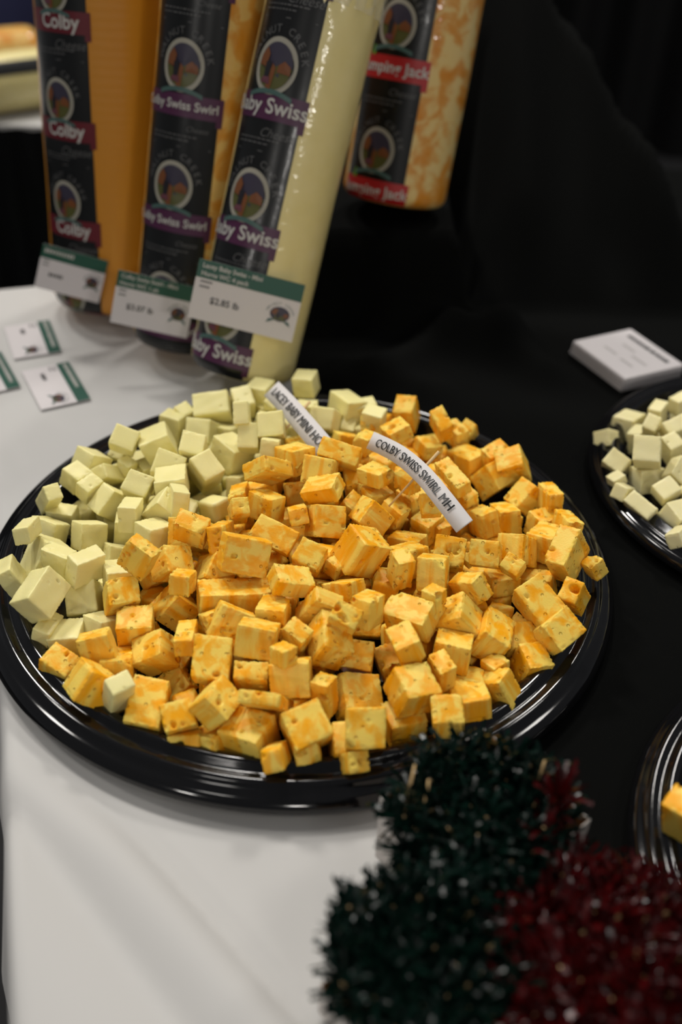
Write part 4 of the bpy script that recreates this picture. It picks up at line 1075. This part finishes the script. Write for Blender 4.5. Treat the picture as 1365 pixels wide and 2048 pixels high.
def card(name, label, corners, lines, price, small=True, th=.0005, band=.30, lift=0.0, text_off=0.0):
    c, ex, ey, w, h = rect_from(corners); ez = np.cross(ex, ey)
    c = c + ez * lift
    root = bpy.data.objects.new(name, bpy.data.meshes.new(name)); link(root)
    v, f = box_vf(-w / 2, w / 2, -h / 2, h / 2, -th, 0)
    root.data.from_pydata(v, [], f); root.data.materials.append(M['card'])
    root.matrix_world = Matrix([[ex[i], ey[i], ez[i], c[i]] for i in range(3)] + [[0, 0, 0, 1]])
    tag(root, label, 'card')
    def flat(nm, pts, z, m, par=root):
        return mesh(nm, [(x, y, z) for x, y in pts], [tuple(range(len(pts)))], m, par)
    hb = flat('header_band', [(-w / 2, h / 2 - h * band), (w / 2, h / 2 - h * band), (w / 2, h / 2), (-w / 2, h / 2)], .0002, M['card_green'])
    hb['label'] = 'green header band'
    vv, ff = [], []
    ts = h * band * (.36 if len(lines) > 1 else .42)
    for q, ln in enumerate(lines):
        tv, tf = text_vf(ln, ts, .025) if isinstance(ln, str) else strokes(w * ln, ts)
        tv = tv - np.array([tv[:, 0].min(), 0])
        y = h / 2 - h * band * ((.30, .74)[q] if len(lines) > 1 else .42)
        add(vv, ff, [(x - w / 2 + w * .045, yy + y, .0004) for x, yy in tv], tf)
    mesh('lettering', vv, ff, M['print_white'], hb)
    # code lines, too fine to read
    vv, ff = [], []
    for q, (ww, yy) in enumerate(((.095, .13), (.08, .045))):
        x = -w / 2 + w * .05
        while x < -w / 2 + w * (.05 + ww):
            add(vv, ff, [(x, h * yy, .0002), (x + w * .014, h * yy, .0002), (x + w * .014, h * (yy + .035), .0002), (x, h * (yy + .035), .0002)], [(0, 1, 2, 3)]); x += w * .019
    mesh('small_print', vv, ff, M['print_grey'], root)
    if price:
        tv, tf = text_vf(price, h * .155, .02) if isinstance(price, str) else strokes(w * price, h * .13); tv = tv - np.array([tv[:, 0].min(), 0])
        mesh('lettering', [(x - w / 2 + w * .17, y - h * .14, .0002) for x, y in tv], tf, M['print_black'], root)
    # little round farm emblem
    ew, eh = w * .19, h * .25; cx, cy = w * .33, -h * .08
    vv, ff, mi = [], [], []
    def layer(pts, z, idx):
        q = len(ff); add(vv, ff, [(cx + x, cy + y, z) for x, y in pts], [tuple(range(len(pts)))]); mi.extend([idx] * (len(ff) - q))
    layer(ellipse(ew / 2, eh / 2, 24), .0002, 0)
    layer([(-ew * .45, 0), (-ew * .2, -eh * .1), (-ew * .1, eh * .3), (-ew * .3, eh * .35)], .0003, 1)
    layer([(ew * .15, -eh * .2), (ew * .42, -eh * .15), (ew * .42, eh * .1), (ew * .2, eh * .1)], .0003, 1)
    layer([(-ew * .3, -eh * .42), (ew * .35, -eh * .38), (ew * .2, -eh * .12), (-ew * .2, -eh * .1)], .0003, 2)
    layer([(-ew * .16, -eh * .3), (ew * .0, -eh * .3), (ew * .0, eh * .05), (-ew * .16, eh * .05)], .0004, 3)
    layer([(-ew * .62, -eh * .72), (-ew * .45, -eh * .62), (-ew * .2, -eh * .42), (ew * .2, -eh * .42), (ew * .45, -eh * .62), (ew * .62, -eh * .72), (ew * .50, -eh * .40), (-ew * .5, -eh * .40)], .0004, 4)
    em = mesh('emblem', vv, ff, [M['pic_sky'], M['pic_orange'], M['pic_green'], M['pic_dark'], M['ribbon_teal']], root, mi=mi)
    vv, ff = [], []
    tx = 'WALNUT CREEK'
    for q, ch in enumerate(tx):
        if ch == ' ': continue
        an = math.radians(165 - q * 150 / 11); tv, tf = text_vf(ch, h * .06)
        r = an - math.pi / 2
        add(vv, ff, [(cx + math.cos(an) * ew * .66 + x * math.cos(r) - y * math.sin(r), cy + math.sin(an) * eh * .72 + x * math.sin(r) + y * math.cos(r), .0003) for x, y in tv], tf)
    mesh('lettering', vv, ff, M['ribbon_teal'], em)
    return root
def loaf_card(loaf, R, px, *args, front=1.0, **kw):
    root, b, a, s, n = loaf
    p = b + n * (R * front + .0032)
    return card('price_card', args[0], [at_plane(q, p, n) for q in px], *args[1:], **kw)
loaf_card(LC, .0435, [(403, 518), (612, 570), (583, 686), (372, 632)], 'largest white and green price card, on the pale baby swiss loaf', ('Lacey Baby Swiss - Mini', 'Horns WC 4 pack'), '$2.85 lb')
loaf_card(LB, .0412, [(238, 540), (392, 574), (376, 678), (219, 643)], 'white and green price card on the marbled swirl loaf', ('Colby Swiss Swirl - Mini', 'Horns WC 1 pk'), '$3.07 lb')
loaf_card(LA, .060, [(76, 486), (208, 520), (206, 609), (79, 574)], 'white and green price card on the wide colby loaf', (.42,), .2)
def table_card(px, label, words, price):
    # px: corners with the green band on top (tl, tr, br, bl as one reads the card)
    return card('price_card', label, [at_z(q, .0022) for q in px], words, price, th=.0006, band=.27)
table_card([(136, 727), (185, 799), (79, 818), (44, 739)], 'loose price card lying on white cloth nearest the big tray', (.62,), .16)
table_card([(97, 645), (125, 705), (26, 715), (9, 649)], 'loose price card lying on white cloth nearest the colby loaf', (.80,), .14)
table_card([(2, 708), (43, 776), (-62, 792), (-95, 717)], 'loose price card lying on white cloth beside the table edge', (.80,), .15)

# business cards: each card of the stack
top = [at_z(q, .0165) for q in ((1264, 660), (1375, 734), (1245, 754), (1146, 680))]   # reading order: text runs along the long side
c, ex, ey, w, h = rect_from([top[3], top[2], top[1], top[0]][::1])
ey = -ey if np.cross(ex, ey)[2] < 0 else ey
ez = np.cross(ex, ey)
NCARD = 15
for q in range(NCARD):
    v, f = box_vf(-w / 2, w / 2, -h / 2, h / 2, -.00086, 0)
    o = mesh('business_card', v, f, M['card'] if q % 3 else M['card_dark'])
    if q == NCARD - 1: o.data.materials[0] = M['card']
    z = -.0009 * (NCARD - 1 - q); j = rng.normal(size=2) * .0004
    sh = .00012 * (NCARD - 1 - q)
    cc = c + ez * z + ex * (j[0] - sh) + ey * j[1]
    o.matrix_world = Matrix([[ex[i], ey[i], ez[i], cc[i]] for i in range(3)] + [[0, 0, 0, 1]])
    if q < NCARD - 1: tag(o, 'plain white business card inside the stack on the black cloth', 'card', 'business cards stacked under the printed one')
    else:
        tag(o, 'printed white business card on top of the stack on black cloth', 'card')
        vv, ff = [], []
        x = -w * .36
        while x < w * .34:
            ln = random.uniform(.0035, .0075)
            if not (-.02 * w < x < .03 * w): add(vv, ff, [(x, h * .30, .0002), (x + ln * .8, h * .30, .0002), (x + ln * .8, h * .37, .0002), (x, h * .37, .0002)], [(0, 1, 2, 3)])
            x += ln
        mesh('small_print', vv, ff, M['print_black'], o)
        vv, ff = [], []
        for (x0, x1, y) in ((-.2, .02, .08), (.08, .34, -.02), (.08, .30, -.22), (-.25, -.02, -.2)):
            add(vv, ff, [(w * x0, h * y, .0002), (w * x1, h * y, .0002), (w * x1, h * (y + .035), .0002), (w * x0, h * (y + .035), .0002)], [(0, 1, 2, 3)])
        mesh('faint_print', vv, ff, M['card_dark'], o)

# ---------------------------------------------------------------- paper flags on toothpicks
def flag(label, pts, width_px, text, tsize, tstart, pick, group=None):
    """pts: (px, py, depth) centre line from the start of the writing; pick: two (px,py,depth)"""
    P = [CAM + ray((x, y)) * d for x, y, d in pts]
    def curve(t):
        t = min(max(t, 0), .9999) * (len(P) - 1); i = int(t); u = t - i
        p0, p1, p2, p3 = P[max(i - 1, 0)], P[i], P[i + 1], P[min(i + 2, len(P) - 1)]
        return .5 * (2 * p1 + (p2 - p0) * u + (2 * p0 - 5 * p1 + 4 * p2 - p3) * u * u + (3 * p1 - p0 - 3 * p2 + p3) * u ** 3)
    n = 60
    cl = [curve(i / n) for i in range(n + 1)]
    seg = np.cumsum([0] + [np.linalg.norm(cl[i + 1] - cl[i]) for i in range(n)]); Ltot = seg[-1]
    wd = width_px * np.mean([p[2] for p in pts]) / F_PX
    def frame(sv):
        i = int(np.clip(np.searchsorted(seg, sv) - 1, 0, n - 1)); u = (sv - seg[i]) / (seg[i + 1] - seg[i])
        c = cl[i] + (cl[i + 1] - cl[i]) * u; t = cl[min(i + 2, n)] - cl[max(i - 1, 0)]; t = t / np.linalg.norm(t)
        view = c - CAM; view /= np.linalg.norm(view)
        up = np.cross(t, view); up /= np.linalg.norm(up)
        if up @ UP < 0: up = -up
        nn = np.cross(t, up); nn = nn if nn @ view < 0 else -nn
        return c, t, up, nn
    org = curve(.5)
    vv = []
    for i in range(n + 1):
        c, t, up, nn = frame(seg[i])
        for q in (-.5, .5): vv.append(c + up * wd * q - org)
    root = empty('labelled_toothpick', org); tag(root, label, 'food label', group)
    po = mesh('paper_flag', vv, grid_faces(n + 1, 2), M['paper'], root, True)
    md = po.modifiers.new('thick', 'SOLIDIFY'); md.thickness = .00018; md.offset = 0
    tv, tf = text_vf(text, tsize * wd, 0); tv = tv - np.array([tv[:, 0].min(), 0])
    vv = []
    for x, y in tv:
        c, t, up, nn = frame(tstart * wd + x); vv.append(c + up * y + nn * .0009 - org)
    # strokes thickened by a second and third print, slightly shifted
    nv = len(vv); allf = list(tf)
    for sh in (-.014, .014):
        base = len(vv)
        for x, y in tv:
            c, t, up, nn = frame(tstart * wd + x + sh * wd); vv.append(c + up * (y + sh * .4 * wd) + nn * .0009 - org)
        allf += [tuple(i + base for i in q) for q in tf]
    mesh('lettering', vv, allf, M['print_black'], po)
    a, b = [CAM + ray((x, y)) * d - org for x, y, d in pick]
    v, f = tube(a, b, .0006, .0011, 8)
    mesh('toothpick', v, f, M['wood'], root, True)
flag('curled white paper flag reading colby swiss swirl on a toothpick', [(741, 880, .652), (797, 908, .628), (845, 948, .608), (888, 999, .590), (930, 1053, .580)], 39, 'COLBY SWISS SWIRL MH', .655, .66,
     [(778, 1013, .622), (879, 903, .616)])
flag('straight white paper flag reading lacey baby mini horn on a toothpick', [(543, 777, .738), (575, 810, .712), (610, 850, .684), (655, 903, .660)], 43, 'LACEY BABY MINI HORN', .60, .40,
     [(528, 907, .700), (620, 804, .722)])


# ---------------------------------------------------------------- frilled picks in their boxes
BA = math.radians(40)
def pick_box(x, y, z0, hgt, side, label):
    root = empty('pick_box', (x, y, z0), Matrix.Rotation(BA, 3, 'Z').to_quaternion()); tag(root, label, 'box')
    t = .0008; s = side / 2
    for k in range(4):
        rot = Matrix.Rotation(k * math.pi / 2, 4, 'Z')
        v, f = box_vf(-s, s - t, -s, -s + t * .6, 0, hgt); o = mesh('side_panel', [rot @ Vector(q) for q in v], f, M['box_white'], root)
        v, f = box_vf(-s + t, s - t, -s + t * .6, -s + t * 1.2, .001, hgt - .001); li = mesh('kraft_lining', [rot @ Vector(q) for q in v], f, M['box_kraft'], o)
    v, f = box_vf(-s, s, -s, s, 0, t); mesh('bottom_panel', v, f, M['box_white'], root)
    return root
GB, GB2, RB, BS = (.0955, -.225), (.055, -.300), (.140, -.306), .060
pick_box(*GB, .004, .046, .068, 'white paperboard box packed with green frilled picks, beside the big tray')
pick_box(*GB2, .004, .022, .046, 'white box buried under green frilled picks, farther from the big tray')
pick_box(*RB, .004, .042, BS, 'white paperboard box packed with red frilled picks')
def frill_mesh(name, m, seed, ns=34):
    r = random.Random(seed); v, f = [], []
    for q in range(ns):
        az = 2 * math.pi * q / ns + r.uniform(-.2, .2); z0 = r.uniform(-.012, .004); ln = r.uniform(.009, .017)
        wd = r.uniform(.0006, .0012); el = r.uniform(.15, 1.25); curl = r.uniform(-60, 120)
        d = Vector((math.cos(az), math.sin(az), 0)); side = Vector((-math.sin(az), math.cos(az), 0))
        p = Vector((0, 0, z0)); b = len(v); nseg = 5; tw = r.uniform(-1.2, 1.2)
        for i in range(nseg + 1):
            u = i / nseg; ang = el - curl * ln * u * u * .8
            sd = side * math.cos(tw * u) + Vector((0, 0, 1)) * math.sin(tw * u)
            v.extend([p - sd * wd, p + sd * wd]); p = p + (d * math.cos(ang) + Vector((0, 0, 1)) * math.sin(ang)) * (ln / nseg)
        f += [(b + 2 * i, b + 2 * i + 1, b + 2 * i + 3, b + 2 * i + 2) for i in range(nseg)]
    me = bpy.data.meshes.new(name); me.from_pydata([tuple(q) for q in v], [], f); me.materials.append(m); me.update()
    return me
FR = {c: [frill_mesh('frill', M['frill_' + c], 11 * k + len(c)) for k in range(5)] for c in ('green', 'red')}
v, f = tube((0, 0, -.058), (0, 0, .003), .0004, .0010, 6)
stick_me = bpy.data.meshes.new('stick'); stick_me.from_pydata([tuple(q) for q in v], [], f); stick_me.materials.append(M['wood'])
def frill_pick(tip, base, colour, label, group, roll=0, flip=False):
    """tip: where the frill sits; base: direction the stick points to"""
    tip, base = Vector(tip), Vector(base); z = (tip - base).normalized()
    root = empty('frilled_pick', tip, (z.to_track_quat('Z', 'Y') @ Quaternion((0, 0, 1), roll)))
    tag(root, label, 'toothpick', group)
    link(bpy.data.objects.new('stick', stick_me), root)
    link(bpy.data.objects.new('frill', random.choice(FR[colour])), root)
def bunch(cx, cy, zb, colour, n, spread, label, group, bias=(0, 0), L_=.055):
    for k in range(n):
        q = math.sqrt((k + .5) / n); a = k * 2.39996 + .4
        foot = Vector((cx + .018 * q * math.cos(a), cy + .018 * q * math.sin(a), zb + .004))
        tx, ty = cx + bias[0] * q + spread * q * math.cos(a), cy + bias[1] * q + spread * q * math.sin(a)
        hor = math.hypot(tx - foot.x, ty - foot.y); dz = math.sqrt(max(.0016, L_ ** 2 - hor ** 2))
        tip = Vector((tx, ty, foot.z + dz + random.uniform(-.005, .003)))
        frill_pick(tip, foot, colour, label, group, random.uniform(0, 6))
bunch(*GB, .006, 'green', 80, .038, 'wooden pick with dark green frill in the box beside the big tray', 'green frilled picks in the box beside the tray', (-.004, -.014))
bunch(*GB2, .006, 'green', 75, .034, 'wooden pick with dark green frill in the box away from the tray', 'green frilled picks in the farther box', (.008, -.004))
bunch(*RB, .010, 'red', 95, .050, 'wooden pick with shiny dark red cellophane frill among the red picks', 'red frilled picks standing in the box', (.004, -.002))
# a few bare picks stand point up among the frills, and red ones have strayed
def bare(px0, px1, z0, z1, label):
    a, b = at_z(px0, z0), at_z(px1, z1)
    v, f = tube(a - a, b - a, .0011, .0005, 7); o = mesh('toothpick', v, f, M['wood'], smooth=True); o.location = a
    tag(o, label, 'toothpick', None)
bare((842, 1665), (858, 1560), .050, .080, 'bare wooden pick standing point up among the green frills')
bare((806, 1640), (830, 1530), .050, .078, 'slim bare wooden pick beside the white box corner')
bare((1068, 1600), (1090, 1522), .052, .078, 'bare wooden pick poking out of the green frills towards the black cloth')
frill_pick(at_z((1122, 1590), .078), at_z((1060, 1760), .03), 'red', 'stray red frilled pick among the green ones at the box corner', None)
frill_pick(at_z((1085, 1665), .066), at_z((1040, 1790), .02), 'red', 'low stray red frilled pick against the box corner', None)

# ---------------------------------------------------------------- neighbouring stand, far behind
nt = empty('display_table', (-.75, 1.17, -.74)); tag(nt, 'far white topped display table with black skirt', 'table')
v, f = box_vf(-.75, .45, -.24, .24, .735, .745); mesh('table_top', v, f, M['white_cloth'], nt)
vs = []
for i in range(160):
    for z in (0, .35, .742):
        x = -.76 + 1.22 * i / 159; vs.append((x, -.245 + .012 * math.sin(i * 1.1) * (1.1 - z), z))
mesh('skirt', vs, grid_faces(160, 3), M['skirt'], nt, True)
def far_loaf(p, d, R, ln, m, label, stripe=None):
    d = Vector(d).normalized(); o = empty('wrapped_cheese_loaf', p, d.to_track_quat('Z', 'Y')); tag(o, label, 'cheese loaf')
    prof = [(0, -ln / 2), (R * .7, -ln / 2), (R * .95, -ln / 2 + .008), (R, -ln / 2 + .02), (R, ln / 2 - .02), (R * .95, ln / 2 - .008), (R * .7, ln / 2), (0, ln / 2)]
    v, f = lathe(prof, 40); mesh('cheese_body', v, f, m, o, True)
    if stripe:
        vv = []
        for i in range(9):
            a = stripe + .5 * i / 8
            for z in (-ln / 2 + .025, ln / 2 - .025): vv.append(((R + .001) * math.cos(a), (R + .001) * math.sin(a), z))
        mesh('label_strip', vv, grid_faces(9, 2), M['label_black'], o, True)
far_loaf((-.455, 1.005, .0475), (.75, .55, 0), .040, .26, M['loaf_swiss'], 'cream cheese loaf lying on the far display table', 2.2)
far_loaf((-.56, 1.12, .0475), (.8, .5, 0), .040, .20, M['loaf_swirl'], 'orange marbled cheese loaf lying on the far display table')
bm = bmesh.new(); bmesh.ops.create_icosphere(bm, subdivisions=4, radius=1)
for q in bm.verts:
    p = q.co.copy(); s = max(abs(p.x), abs(p.y), abs(p.z)); p = p * (.55 + .45 / s)
    k = 1 + .05 * math.sin(p.x * 7 + p.z * 4) + .04 * math.sin(p.y * 9 - p.z * 6)
    q.co = Vector((p.x * .22 * k, p.y * .16 * k, max(-.5, p.z * .55)))
me = bpy.data.meshes.new('navy_fabric_bundle'); bm.to_mesh(me); bm.free(); me.materials.append(M['navy'])
me.polygons.foreach_set('use_smooth', [True] * len(me.polygons))
nb = link(bpy.data.objects.new('navy_fabric_bundle', me)); nb.location = (-.74, 1.80, -.24)
tag(nb, 'dark navy fabric bundle behind the far display table', 'fabric')

# leaning metal pole behind the cloth
a, b = at_y((1332, 520), .95), at_y((1365, 438), .95)
d = (b - a) / np.linalg.norm(b - a)
p0 = a + d * ((-.74 - a[2]) / d[2]); p1 = b + d * .5
v, f = tube(p0, p1, .0095, .0095, 12)
tag(mesh('metal_pole', v, f, M['metal'], smooth=True), 'slanted grey metal pole standing behind the black cloth', 'pole')
